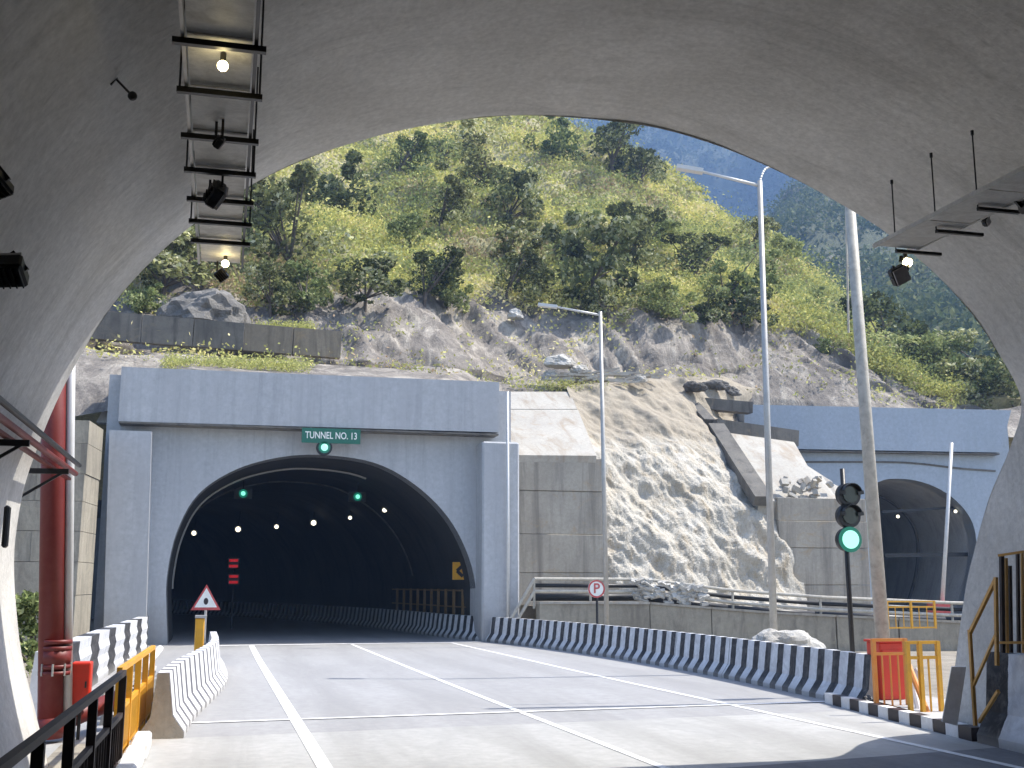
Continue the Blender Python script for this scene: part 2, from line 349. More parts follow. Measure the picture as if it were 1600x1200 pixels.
def leaf_mat(name, stops, trans=0.25):
    m = bpy.data.materials.new(name); m.use_nodes = True; n = m.node_tree
    for x in list(n.nodes): n.nodes.remove(x)
    out = n.nodes.new('ShaderNodeOutputMaterial')
    a = n.nodes.new('ShaderNodeAttribute'); a.attribute_name = 'tone'
    c = ramp(n, a.outputs['Fac'], stops).outputs[0]
    oi = n.nodes.new('ShaderNodeObjectInfo')
    hs = n.nodes.new('ShaderNodeHueSaturation')
    mr = n.nodes.new('ShaderNodeMapRange'); n.links.new(oi.outputs['Random'], mr.inputs[0]); mr.inputs[3].default_value = 0.75; mr.inputs[4].default_value = 1.35
    n.links.new(mr.outputs[0], hs.inputs['Value'])
    mr2 = n.nodes.new('ShaderNodeMapRange'); n.links.new(oi.outputs['Random'], mr2.inputs[0]); mr2.inputs[3].default_value = 0.515; mr2.inputs[4].default_value = 0.485
    n.links.new(mr2.outputs[0], hs.inputs['Hue'])
    n.links.new(c, hs.inputs['Color'])
    d = n.nodes.new('ShaderNodeBsdfDiffuse'); t = n.nodes.new('ShaderNodeBsdfTranslucent'); x = n.nodes.new('ShaderNodeMixShader')
    x.inputs[0].default_value = trans
    for s in (d, t): n.links.new(hs.outputs[0], s.inputs[0])
    n.links.new(d.outputs[0], x.inputs[1]); n.links.new(t.outputs[0], x.inputs[2]); n.links.new(x.outputs[0], out.inputs[0])
    return m
M['leaf_dark'] = leaf_mat('dark_leaves', [(0.0, (0.075, 0.08, 0.04)), (0.4, (0.155, 0.175, 0.07)), (0.8, (0.33, 0.35, 0.16)), (1.0, (0.56, 0.56, 0.38))])
M['leaf_mid'] = leaf_mat('green_leaves', [(0.0, (0.11, 0.13, 0.055)), (0.5, (0.25, 0.30, 0.11)), (1.0, (0.50, 0.52, 0.26))])
M['leaf_brush'] = leaf_mat('brush_leaves', [(0.0, (0.14, 0.12, 0.08)), (0.22, (0.44, 0.33, 0.21)), (0.4, (0.24, 0.25, 0.11)), (0.6, (0.44, 0.46, 0.15)), (0.8, (0.62, 0.59, 0.22)), (1.0, (0.70, 0.62, 0.36))])
M['leaf_forest'] = leaf_mat('forest_leaves', [(0.0, (0.03, 0.045, 0.03)), (0.5, (0.07, 0.10, 0.05)), (1.0, (0.22, 0.24, 0.12))])
M['bark'] = mottled('rough_brown_bark', (0.09, 0.07, 0.055), (0.16, 0.135, 0.11), bumpS=0.6, scale=3)

def terrain_mat(name, rock1, rock2, rockd, soil1, soil2, rotv=(0, 0, 0)):
    m, n, b = nt(name)
    a = n.nodes.new('ShaderNodeAttribute'); a.attribute_name = 'rock'
    v = worldpos(n)
    str_ = noise(n, worldpos(n, (0.55, 0.3, 0.13), rotv), 1.6, 10, 0.72, 0.7)
    blot = noise(n, v, 0.16, 6, 0.65, 0.6)
    fine = noise(n, v, 2.2, 9, 0.75)
    rc = ramp(n, str_, [(0.34, rockd), (0.5, rock1), (0.68, rock2)]).outputs[0]
    rc = mix(n, rc, ramp(n, blot, [(0.35, (0.65, 0.62, 0.6)), (0.65, (1.2, 1.15, 1.08))]).outputs[0], 0.8, 'MULTIPLY')
    sc = ramp(n, fine, [(0.3, soil1), (0.7, soil2)]).outputs[0]
    c = mix(n, sc, rc, a.outputs['Fac'])
    c = mix(n, c, ramp(n, fine, [(0.3, (0.6, 0.6, 0.6)), (0.7, (1.25, 1.25, 1.25))]).outputs[0], 0.8, 'MULTIPLY')
    n.links.new(c, b.inputs['Base Color']); b.inputs['Roughness'].default_value = 0.95
    bump(n, b, mix(n, str_, fine, 0.5), 0.9, 0.35)
    return m
M['hill'] = terrain_mat('hillside_rock_and_soil', (0.27, 0.25, 0.225), (0.55, 0.52, 0.46), (0.14, 0.13, 0.12), (0.30, 0.28, 0.14), (0.46, 0.42, 0.24), (0, R(30), 0))
M['ridge'] = terrain_mat('wooded_ridge_ground', (0.25, 0.24, 0.2), (0.4, 0.38, 0.33), (0.1, 0.1, 0.08), (0.05, 0.065, 0.035), (0.11, 0.12, 0.06))

# ---------------------------------------------------------------- setting: ground and road
def sheet(name, pts, z, mat, kind='structure'):
    o = raw(name, [(x, y, z) for x, y in pts], [list(range(len(pts)))], mat); o['kind'] = kind; return o
sheet('ground', [(-980, -55), (1680, -55), (1680, 1280), (-980, 1280)], -0.30, M['dirt'])

# right hand barrier foot line, used by the road edge too
BAR = spline([(10.09, 16.75, 0), (10.18, 18.0, 0), (10.36, 21.8, 0), (10.40, 25, 0), (10.30, 28, 0), (9.95, 32, 0), (9.35, 36, 0), (8.5, 39.4, 0),
              (7.9, 42.5, 0), (7.2, 48, 0), (5.9, 55, 0), (3.6, 63, 0), (0.4, 71, 0), (-3.6, 79, 0)], 5)
def xc(Y): return 0.0 if Y < 42 else -((Y - 42) ** 2) / 150.0      # bend of the far tunnel
# near slab (inside the near tunnel up to the joint)
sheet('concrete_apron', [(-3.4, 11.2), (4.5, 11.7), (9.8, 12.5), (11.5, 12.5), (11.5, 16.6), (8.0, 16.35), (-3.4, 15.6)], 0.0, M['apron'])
sheet('tunnel_floor', [(-3.4, -45), (11.5, -45), (11.5, 12.5), (9.8, 12.5), (4.5, 11.7), (-3.4, 11.2)], 0.0, M['asphalt_shadow'])  # dark floor cut along the vault's shadow edge, deepening that shadow in colour
rv = [(-3.4, 15.6), (8.0, 16.35), (11.5, 16.6), (11.5, 37.0), (9.6, 38.9)]
rv += [(8.75 + xc(Y), Y) for Y in range(40, 104, 3)] + [(-1.7 + xc(Y), Y) for Y in range(103, 39, -3)] + [(-3.4, 38.0)]
sheet('road', rv, 0.0, M['road'])

def strip(name, path, w, z, mat):
    v = []; f = []
    for i, p in enumerate(path):
        p = Vector(p); a = Vector(path[max(0, i - 1)]); b = Vector(path[min(len(path) - 1, i + 1)])
        t = (b - a); t.z = 0; t.normalize(); nrm = Vector((t.y, -t.x, 0))
        v += [(p.x - nrm.x * w / 2, p.y - nrm.y * w / 2, z), (p.x + nrm.x * w / 2, p.y + nrm.y * w / 2, z)]
        if i: f.append((2 * i - 2, 2 * i - 1, 2 * i + 1, 2 * i))
    o = raw(name, v, f, mat); o['kind'] = 'structure'; return o
lm = lambda xs: spline([(x, y, 0) for x, y in xs], 4)
strip('marking_and_sun_strip', lm([(1.2, 9), (1.17, 14), (1.1, 22), (1.03, 30), (1.0, 38)]), 0.17, 0.006, M['line_and_sun_white'])
strip('marking_and_sun_strip', lm([(4.85, 9), (4.72, 14), (4.55, 20), (4.4, 27), (4.2, 37.8)]), 0.11, 0.006, M['line_and_sun_white'])
strip('marking_and_sun_strip', lm([(8.62, 9), (8.42, 14), (8.15, 20), (7.95, 25), (7.75, 32), (7.55, 37.8)]), 0.12, 0.006, M['line_and_sun_white'])
strip('marking_and_sun_strip', [(-0.7, 17.35, 0), (3, 17.5, 0), (10.0, 17.75, 0)], 0.13, 0.011, M['line_and_sun_white'])
strip('marking_and_sun_strip', [(-0.6, 37.9, 0), (3, 37.95, 0), (8.6, 38.0, 0)], 0.35, 0.011, M['line_and_sun_white'])  # sunlit strip at the far tunnel mouth, painted on in white

# ---------------------------------------------------------------- terrain sheets
def terrain(name, cols, rows_n, mat, disp, rocky, seed, sub=40, fall=None):
    """cols: list of (px, [(py, Y), ...]) all with equally many control rows; returns grid of points + object"""
    nc = len(cols); nr = len(cols[0][1])
    U = sub; V = rows_n
    pxs = [c[0] for c in cols]
    grid = np.zeros((V, U, 3)); rk = np.zeros((V, U)); par = np.zeros((V, U, 2))
    for i in range(U):
        px = pxs[0] + (pxs[-1] - pxs[0]) * i / (U - 1)
        k = max(0, min(nc - 2, int(np.searchsorted(pxs, px) - 1))); t = (px - pxs[k]) / (pxs[k + 1] - pxs[k])
        rows = [tuple(cols[k][1][r][q] * (1 - t) + cols[k + 1][1][r][q] * t for q in (0, 1)) for r in range(nr)]
        pts = [at(px, py, Y) for py, Y in rows]
        if fall:
            e = pts[-1].copy(); d = Vector((e.x, e.y, 0)).normalized() * fall[0]; pts.append(e + d + Vector((0, 0, -fall[1])))
        m = len(pts)
        for j in range(V):
            s = j / (V - 1) * (m - 1); a = min(m - 2, int(s)); w = s - a
            p = pts[a].lerp(pts[a + 1], w)
            grid[j, i] = p; par[j, i] = (px, s); rk[j, i] = rocky(px, s, p)
    for j in range(V):
        for i in range(U):
            p = Vector(grid[j, i]); d = disp(p, rk[j, i], par[j, i][1])
            grid[j, i] = p + d
    v = grid.reshape(-1, 3); f = [(j * U + i, j * U + i + 1, (j + 1) * U + i + 1, (j + 1) * U + i) for j in range(V - 1) for i in range(U - 1)]
    o = raw(name, v, f, mat, smooth=True); o['kind'] = 'structure'
    a = o.data.attributes.new('rock', 'FLOAT', 'POINT'); a.data.foreach_set('value', rk.ravel().astype(np.float32))
    return o, grid, par, rk

# rows: 0 bench lip, 1 bench back, 2 foot of the rock cut, 3 head of the rock cut, 4 mid slope, 5 crest
HC = [
 (-400, [(560, 40.2), (540, 44), (500, 47), (430, 52), (300, 75), (100, 118)]),
 (100,  [(655, 39.6), (560, 43), (525, 46), (455, 53), (310, 75), (120, 118)]),
 (185,  [(640, 39.6), (565, 43), (530, 46), (445, 53), (310, 75), (120, 118)]),
 (300,  [(577, 40.4), (562, 44), (532, 47), (425, 54), (300, 76), (120, 118)]),
 (380,  [(580, 40.4), (566, 44), (545, 47), (485, 52), (310, 76), (120, 118)]),
 (430,  [(583, 40.4), (570, 44), (550, 47), (455, 54), (300, 76), (120, 118)]),
 (600,  [(591, 40.4), (580, 44), (562, 48), (450, 57), (300, 78), (125, 118)]),
 (700,  [(596, 40.4), (588, 43), (578, 49), (455, 58), (300, 80), (130, 118)]),
 (770,  [(616, 47.2), (606, 47.8), (588, 50), (458, 58), (300, 80), (135, 118)]),
 (850,  [(640, 47.8), (608, 48.2), (588, 51), (480, 58), (310, 80), (165, 115)]),
 (905,  [(660, 48.4), (606, 48.8), (592, 51.5), (485, 58), (330, 78), (196, 110)]),
 (960,  [(660, 49.2), (602, 49.6), (590, 52), (490, 57), (350, 76), (222, 105)]),
 (1060, [(660, 51.2), (597, 51.6), (580, 53.5), (480, 57), (380, 76), (285, 104)]),
 (1150, [(680, 53.0), (612, 53.4), (578, 55), (495, 58), (410, 74), (350, 98)]),
 (1210, [(690, 53.5), (622, 53.9), (560, 56), (505, 59), (430, 72), (380, 92)]),
 (1260, [(680, 53.5), (628, 54), (560, 56), (520, 60), (465, 70), (425, 84)]),
 (1310, [(660, 52.0), (630, 53.5), (575, 56), (540, 59), (505, 66), (478, 76)]),
 (1360, [(665, 52.0), (634, 53.5), (600, 55.5), (575, 57.5), (560, 61), (545, 68)]),
 (1430, [(670, 52.0), (640, 53.5), (632, 55.5), (622, 57), (618, 60), (612, 64)]),
 (1520, [(680, 52.0), (650, 53.5), (648, 56), (645, 58), (640, 61), (636, 66)]),
 (1900, [(700, 52.0), (680, 53.5), (676, 56), (672, 58), (668, 62), (664, 66)]),
]
def h_rock(px, s, p):
    r = 1.0 - max(0.0, min(1.0, (s - 2.92 - 0.12 * fbm((px * 0.02, s, 3), 3)) / 0.16))
    return max(0.0, r)
def h_disp(p, rk, s):
    a = min(1.0, max(0.0, (s - 1.3) / 0.7))
    # gullies running down the cut
    rib = fbm((p.x * 0.30 + p.z * 0.12, p.y * 0.1, p.z * 0.07), 5)
    d = fbm(p * 0.12, 5) * 1.6 + fbm(p * 0.6, 4) * 0.45
    if 2.0 <= s <= 3.2: d = d * 0.4 + rib * 0.9 + fbm((p.x * 1.1 + p.z * .8, p.y * .3, p.z * .25), 6) * 0.42
    elif s > 3.2: d = d * 1.3
    return Vector((0, -0.75, 0.45)) * (d * (0.08 + 0.92 * a))
hill, HG, HP, HR = terrain('hillside', HC, 190, M['hill'], h_disp, h_rock, 3, sub=300, fall=(60, 45))

RC = [
 (1080, [(700, 90), (560, 130), (420, 210), (380, 290)]),
 (1165, [(700, 90), (560, 130), (430, 210), (405, 290)]),
 (1200, [(700, 90), (560, 130), (400, 205), (345, 285)]),
 (1225, [(700, 90), (560, 130), (390, 200), (304, 285)]),
 (1280, [(700, 90), (560, 125), (390, 195), (278, 285)]),
 (1400, [(700, 88), (590, 118), (410, 185), (255, 285)]),
 (1550, [(710, 86), (600, 112), (430, 175), (240, 280)]),
 (1900, [(730, 84), (600, 105), (420, 160), (250, 260)]),
 (2300, [(760, 84), (600, 100), (400, 150), (260, 240)]),
]
ridge, RG, RP, RRk = terrain('wooded_ridge', RC, 90, M['ridge'], lambda p, r, s: Vector((0, -0.6, 0.6)) * (fbm(p * 0.025, 5) * 9 + fbm(p * 0.12, 4) * 2.5) * min(1, s),
                             lambda px, s, p: max(0.0, min(1.0, fbm(p * 0.045 + Vector((3, 1, 0)), 4) * 2.2 - 0.35)), 5, sub=110, fall=(90, 60))
MC = [
 (300,  [(700, 400), (480, 520), (300, 640), (60, 800)]),
 (800,  [(700, 400), (480, 520), (300, 640), (60, 800)]),
 (1150, [(700, 390), (480, 500), (300, 620), (50, 790)]),
 (1600, [(700, 380), (480, 460), (300, 580), (90, 720)]),
 (2400, [(720, 360), (480, 420), (300, 500), (190, 600)]),
]
mount, MG, MP, MRk = terrain('mountain', MC, 80, M['ridge'], lambda p, r, s: Vector((0, -0.7, 0.5)) * (fbm(p * 0.008, 5) * 36 + fbm(p * 0.05, 4) * 7) * min(1, s),
                             lambda px, s, p: max(0.0, min(1.0, fbm(p * 0.012 + Vector((9, 1, 0)), 5) * 2.6 - 0.5)), 5, sub=100, fall=(120, 60))

# ---------------------------------------------------------------- near tunnel
EDGE = [(84, 1215, 13.7), (75, 1190, 13.7), (50, 1100, 13.7), (30, 1000, 13.7), (22, 900, 13.7), (26, 820, 13.65), (42, 740, 13.6), (70, 668, 13.5), (108, 588, 13.4), (165, 492, 13.25),
        (225, 420, 13.1), (300, 352, 12.95), (395, 288, 12.8), (500, 240, 12.7), (625, 203, 12.55), (750, 184, 12.45), (850, 181, 12.35), (1000, 195, 12.25), (1105, 222, 12.2), (1200, 260, 12.1), (1300, 310, 12.05),
        (1400, 372, 12.0), (1500, 468, 12.0), (1560, 552, 12.0), (1596, 628, 12.1), (1578, 700, 12.5), (1545, 780, 13.0), (1520, 870, 13.4), (1505, 950, 13.6), (1491, 1050, 13.75), (1483, 1120, 13.8)]
prof = spline([at(*e) for e in EDGE], 4)
prof[0].z = -0.05; prof[-1].z = -0.05
cxm, czm = 4.1, 2.6
near = thing('tunnel_vault', 'grey concrete tunnel vault overhead that frames the whole view', 'tunnel', (4.1, 12.4, 0))
nv = []; nf = []
ys = [0, 0.5, 1.2, 2.2, 3.6, 5.4, 8, 12, 18, 28, 42, 56]
n = len(prof)
for k, dy in enumerate(ys):
    for p in prof:
        nz_ = fbm((p.x * 0.5, (p.y - dy) * 0.5, p.z * 0.5), 3) * 0.035
        nv.append((p.x + nz_, p.y - dy, p.z + nz_))
for k in range(len(ys) - 1):
    for i in range(n - 1): nf.append((k * n + i, (k + 1) * n + i, (k + 1) * n + i + 1, k * n + i + 1))
raw('inner_lining', nv, nf, M['lining'], near, smooth=True)
# outer shell and the end face, 0.7 m thick
ov = []; of_ = []
for k, dy in enumerate((0, 56)):
    for p in prof:
        d = Vector((p.x - cxm, 0, max(p.z - czm, -0.2))); d.normalize()
        ov.append((p.x + d.x * 0.7, p.y - dy, p.z + d.z * 0.7))
for i in range(n - 1): of_.append((i, i + 1, n + i + 1, n + i))
raw('outer_shell', ov, of_, M['concrete'], near, smooth=True)
ev = [tuple(p + Vector((0, 0.0, 0))) for p in prof] + ov[:n]
raw('end_face', ev, [(i, n + i, n + i + 1, i + 1) for i in range(n - 1)], M['lining'], near)
raw('end_cap', [(-4, -43, -0.1), (12, -43, -0.1), (12, -43, 9), (-4, -43, 9)], [(0, 1, 2, 3)], M['lining_far'], near)  # added cap out of view, closes the vault against sky light

def hit_vault(px, py):
    """point where a sight line meets the inside of the vault"""
    P2 = [(p.x, p.z) for p in prof]
    def inside(x, z):
        c = False; m = len(P2)
        for i in range(m):
            x1, z1 = P2[i]; x2, z2 = P2[i - 1]
            if (z1 > z) != (z2 > z) and x < (x2 - x1) * (z - z1) / (z2 - z1) + x1: c = not c
        return c
    y = 1.0
    while y < 14:
        p = at(px, py, y)
        if not inside(p.x, p.z): break
        y += 0.02
    return at(px, py, y - 0.03)

# ---------------------------------------------------------------- far portal (tunnel 13)
FY = 39.2
far = thing('tunnel_portal', 'blue grey tunnel portal with a wide dark arch at the end of the road', 'tunnel portal', (3.6, FY, 0))
ARCH = spline([at(262, 1003, FY), at(260, 950, FY), at(261, 900, FY), at(276, 832, FY), at(310, 772, FY), at(370, 733, FY), at(440, 714, FY), at(505, 711, FY),
               at(585, 723, FY), at(648, 757, FY), at(700, 808, FY), at(733, 872, FY), at(745, 935, FY), at(745, 1003, FY)], 5)
for p in ARCH: p.y = FY
ARCH[0].z = -0.1; ARCH[-1].z = -0.1
xl, xr = at(163, 960, FY).x - 0.3, at(798, 800, FY).x
ztop = at(480, 585, FY).z
outl = [Vector((xl, FY, -0.1))] + ARCH + [Vector((xr, FY, -0.1)), Vector((xr, FY, ztop - 0.3)), Vector((xl, FY, ztop - 0.3))]
MB().prism(outl, (0, 0.9, 0)).build('facade', M['blue'], far)
# cornice, a deep band standing 0.7 m proud
c0 = at(190, 573, FY - 0.7); c1 = at(780, 597, FY - 0.7); z0 = at(188, 658, FY - 0.7).z
MB().prism([Vector((c0.x, FY - 0.7, z0)), Vector((c1.x, FY - 0.7, z0 + 0.05)), Vector((c1.x, FY - 0.7, c1.z)), Vector((c0.x, FY - 0.7, c0.z))], (0, 1.7, 0)).build('cornice', M['blue'], far)
p = [at(192, 585, FY + 1.0), at(150, 660, FY + 1.0), at(192, 662, FY + 1.0)]
MB().prism(p, (0, 0.5, 0)).build('wing_wall', M['blue'], far)
# piers
a = at(166, 968, FY - 0.9); b = at(228, 968, FY - 0.9); t = at(200, 672, FY - 0.9)
pq = [at(162, 968, FY - .9), at(228, 968, FY - .9), at(237, 674, FY - .9), at(171, 672, FY - .9)]
e = (pq[0] - pq[3]).normalized(); pq[0] = pq[0] + e * 1.0; e = (pq[1] - pq[2]).normalized(); pq[1] = pq[1] + e * 1.0
MB().prism(pq, (0, 0.897, 0)).build('pier', M['blue'], far)
a = at(753, 965, FY - 1.0); b = at(812, 965, FY - 1.0)
MB().span((a.x, FY - 1.0, -0.1), (b.x, FY + 1.0, at(780, 690, FY - 1.0).z), 0.06).build('pier', M['blue'], far)
# dark strip at the cornice foot, its thin shade line drawn as colour
MB().span((c0.x + 0.02, FY - 0.72, z0 - 0.06), (c1.x - 0.02, FY - 0.003, z0 - 0.003)).build('cornice_dark_strip', M['concrete_dark'], far)
# lining, bending to the left
lv = []; lf = []; na = len(ARCH)
secs = [0.0, 1.5, 3.5, 6, 9, 12, 16, 20, 25, 30, 35, 41, 47, 55, 64]
for k, dy in enumerate(secs):
    for q in ARCH: lv.append((q.x + xc(FY + dy), FY + dy + (0.002 if k == 0 else 0), q.z))
for k in range(len(secs) - 1):
    for i in range(na - 1): lf.append((k * na + i, (k + 1) * na + i, (k + 1) * na + i + 1, k * na + i + 1))
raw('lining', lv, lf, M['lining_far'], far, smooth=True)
raw('end_cap', [(-14, FY + 63.5, -1), (10, FY + 63.5, -1), (10, FY + 63.5, 9), (-14, FY + 63.5, 9)], [(0, 1, 2, 3)], M['lining_far'], far)
# raised arch rings inside
def ring(dy, r, w, mat, i0, i1, parent):
    A = ARCH[i0:i1]; v = []; f = []; cx = 3.5; cz = 2.2
    for q in A:
        d = Vector((cx - q.x, 0, cz - q.z)).normalized()
        for (s, yy) in ((0.01, 0), (r, 0), (r, w), (0.01, w)):
            v.append((q.x + d.x * s + xc(FY + dy), FY + dy + yy, q.z + d.z * s))
    for i in range(len(A) - 1):
        for s in range(4): f.append((4 * i + s, 4 * i + (s + 1) % 4, 4 * i + 4 + (s + 1) % 4, 4 * i + 4 + s))
    return raw('arch_ring', v, f, mat, parent)
ring(4.6, 0.07, 0.12, M['galv'], 8, na - 24, far)
ring(10.5, 0.07, 0.12, M['concrete_dark'], 8, na - 8, far)

# ---------------------------------------------------------------- right portal
RP0 = at(1170, 700, 51.5); rn = Vector((math.sin(R(-7)), -math.cos(R(-7)), 0)) * -1     # plane turned 7 degrees
rn = Vector((-math.sin(R(7)), -math.cos(R(7)), 0)); 
def rp(px, py, off=0.0): return onplane(px, py, RP0 + rn * off, rn)
side = thing('tunnel_portal', 'smaller blue tunnel portal at right behind the traffic light', 'tunnel portal', (rp(1420, 950).x, rp(1420, 950).y, 0))
RA = spline([rp(1384, 985), rp(1380, 950), rp(1366, 905), rp(1354, 850), rp(1348, 800), rp(1357, 765), rp(1378, 751), rp(1400, 748), rp(1432, 751), rp(1468, 764), rp(1500, 788), rp(1520, 818),
             rp(1526, 855), rp(1522, 900), rp(1508, 950), rp(1498, 985)], 4)
for q in (RA[0], RA[-1]): q.z = 0.2
tl = rp(1165, 640); tr = rp(1572, 640); zt = rp(1400, 645).z
out = [Vector((tl.x, tl.y, -0.2)), Vector((RA[0].x, RA[0].y, -0.2))] + RA + [Vector((RA[-1].x, RA[-1].y, -0.2)), Vector((tr.x, tr.y, -0.2)), Vector((tr.x, tr.y, zt)), Vector((tl.x, tl.y, zt))]
MB().prism(out, -rn * 0.9).build('facade', M['blue_side'], side)
cb = [rp(1163, 632, 0.5), rp(1580, 641, 0.5), rp(1563, 707, 0.5), rp(1163, 700, 0.5)]
MB().prism(cb, -rn * 1.3).build('cornice', M['blue_side'], side)
cb = [rp(1163, 702, 0.46), rp(1562, 708.5, 0.46), rp(1562, 710.5, 0.46), rp(1163, 704, 0.46)]
MB().prism(cb, -rn * 0.44).build('cornice_dark_strip', M['concrete_dark'], side)
# arched lip above the opening
lip = spline([rp(1180, 722, 0.003), rp(1380, 722, 0.003), rp(1440, 725, 0.003), rp(1500, 732, 0.003), rp(1555, 736, 0.003)], 5)
m = MB()
for a, b in zip(lip[:-1], lip[1:]): m.bar(a, b, 0.10, 0.09)
m.build('arched_lip', M['concrete_dark'], side)
lv = []; lf = []; na2 = len(RA)
for k, dy in enumerate((0.0, 3, 8, 15, 24)):
    for q in RA: w = q - rn * (dy + (0.002 if k == 0 else 0)); lv.append(tuple(w))
for k in range(4):
    for i in range(na2 - 1): lf.append((k * na2 + i, (k + 1) * na2 + i, (k + 1) * na2 + i + 1, k * na2 + i + 1))
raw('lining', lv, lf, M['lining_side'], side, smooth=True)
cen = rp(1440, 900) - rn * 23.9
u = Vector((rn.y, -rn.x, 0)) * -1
raw('end_cap', [tuple(cen + u * s * 7 + Vector((0, 0, z))) for s, z in ((-1, -3), (1, -3), (1, 7), (-1, 7))], [(0, 1, 2, 3)], M['lining_side'], side)
for dy in (6.0,):
    v = []; f = []; cc = rp(1440, 870)
    for q in RA:
        d = (cc - q); d.normalize(); w = q - rn * dy
        for s, yy in ((0.01, 0), (0.12, 0), (0.12, 0.18), (0.01, 0.18)): v.append(tuple(w + d * s - rn * yy))
    for i in range(na2 - 1):
        for s in range(4): f.append((4 * i + s, 4 * i + (s + 1) % 4, 4 * i + 4 + (s + 1) % 4, 4 * i + 4 + s))
    raw('arch_ring', v, f, M['concrete_dark'], side)
for (x0, y0, x1, y1, w) in ((1378, 800, 1505, 792, 0.13), (1382, 868, 1522, 866, 0.2)):
    a = rp(x0, y0, -0.9); b = rp(x1, y1, -0.9); MB().bar(a, b, 0.12, w).build('cross_beam', M['black'], side)
for i, (px, py) in enumerate(((1403, 807), (1493, 799))):
    q = rp(px, py, -0.6)
    t = thing('tunnel_lamp', ('small lit lamp left inside the right portal arch', 'small lit lamp right inside the right portal arch')[i], 'lamp', tuple(q), 'lamps inside the right portal')
    MB().box(q + Vector((0, 0.10, 0.05)), (0.22, 0.14, 0.12), None, 0.02).build('housing', M['black'], t)
    MB().ball(q, 0.085).build('lens', M['lamp_small'], t, True)

# ---------------------------------------------------------------- buttress walls and rock
def courses(parent, x0, x1, y0, zs, depth, mat, name='concrete_course', jit=0.02):
    for i in range(len(zs) - 1):
        dj = random.uniform(0, jit)
        MB().span((x0, y0 + dj, zs[i] + 0.006), (x1, y0 + depth, zs[i + 1] - 0.006), 0.015).build(name, mat, parent)
bu = thing('retaining_wall', 'tall concrete buttress with pale sloping top beside the blue portal', 'wall', (12, 40.2, 0))
bx0 = at(806, 800, 39.9).x; bx1 = at(945, 800, 39.9).x
courses(bu, bx0, bx1, 40.0, [-0.1, 2.35, 3.75, 5.35, 6.6], 4.0, M['concrete'], jit=0.06)
# sloping top as two panels
q = [at(803, 711, 39.9), at(932, 712, 39.9), at(903, 640, 44.8), at(785, 640, 44.8)]
q2 = [at(784.7, 639, 44.85), at(902, 639, 44.85), at(890, 612, 46.6), at(777, 612, 46.6)]
for qq in (q, q2):
    MB().prism(qq, (0, 0.25, -0.6)).build('sloping_panel', M['concrete_pale'], bu)
qb = [Vector((bx0 + .05, 40.3, 6.45)), Vector((bx1 - .3, 40.3, 6.45)), at(888, 616, 46.4) - Vector((0, 0, .6)), at(780, 616, 46.4) - Vector((0, 0, .6))]
MB().prism(qb, (0, 0, -5.5)).build('core', M['concrete'], bu)

b2 = thing('retaining_wall', 'concrete buttress with broken pale sloping top left of the traffic light', 'wall', (24, 42, 0))
x0 = at(1218, 850, 42).x; x1 = at(1357, 850, 42).x
courses(b2, x0, x1, 42.0, [-0.1, 1.9, 3.4, 4.5, 5.45], 3.5, M['concrete'], jit=0.08)
q = [at(1186, 783, 42.1), at(1310, 783, 42.1), at(1300, 752, 43.6), at(1284, 742, 44.3), at(1262, 728, 44.8), at(1237, 684, 48), at(1112, 664, 48)]
MB().prism(q, (0, 0.3, -0.7)).build('sloping_panel', M['concrete_pale'], b2)
q = [Vector((x0 + .05, 42.3, 5.3)), Vector((x1 - .4, 42.3, 5.3)), at(1235, 690, 47.8) - Vector((0, 0, .8)), at(1120, 672, 47.8) - Vector((0, 0, .8))]
MB().prism(q, (0, 0, -4.5)).build('core', M['concrete'], b2)
m = MB()
for i in range(34):
    px = random.uniform(1225, 1308); s = (px - 1225) / 83
    q = at(px, 778 - random.random() * 30, 42.2 + random.random() * 1.2)
    m.box(q, (random.uniform(.1, .5), random.uniform(.1, .4), random.uniform(.08, .3)), Matrix.Rotation(random.random() * 3, 3, 'X') @ Matrix.Rotation(random.random() * 3, 3, 'Z'))
o = m.build('broken_concrete', M['concrete_pale'], b2); o['kind'] = 'stuff'
MB().prism([at(1340, 778, 44), at(1372, 790, 44), at(1384, 968, 44), at(1340, 968, 44)], (0, 4, 0)).build('end_panel', M['blue_side'], b2)

# dark beams
def beam(label, a, b, w, h, mat='concrete_dark'):
    m = MB().bar(a, b, w, h); o = m.build('concrete_beam', M[mat]); recentre(o, a)
    return tag(o, label, 'beam')
beam('dark concrete beam along the top edge of the right buttress', at(1116, 668, 47.6), at(1243, 686, 47.8), 0.6, 0.75)
beam('long dark beam running down the left edge of the right buttress', at(1118, 668, 47.2), at(1192, 783, 41.9), 0.75, 0.45)
beam('upper dark beam ending at the blue wall of the right portal', at(1080, 630, 50.2), at(1172, 638, 50.2), 0.6, 0.55)
beam('short dark beam hooking down from the upper beam', at(1081, 633, 49.8), at(1108, 662, 47.9), 0.55, 0.45)
a = at(140, 508, 45.5); b = at(533, 540, 45.8)
par_ = thing('parapet_wall', 'long dark weathered parapet on the slope above the blue portal at left', 'wall', tuple(a))
for i in range(5):
    s, e = i / 5, (i + 1) / 5 - 0.003
    MB().bar(a.lerp(b, s), a.lerp(b, e), 0.4, 1.12).build('parapet_panel', M['concrete_dark'] if i < 3 else M['parapet'], par_)

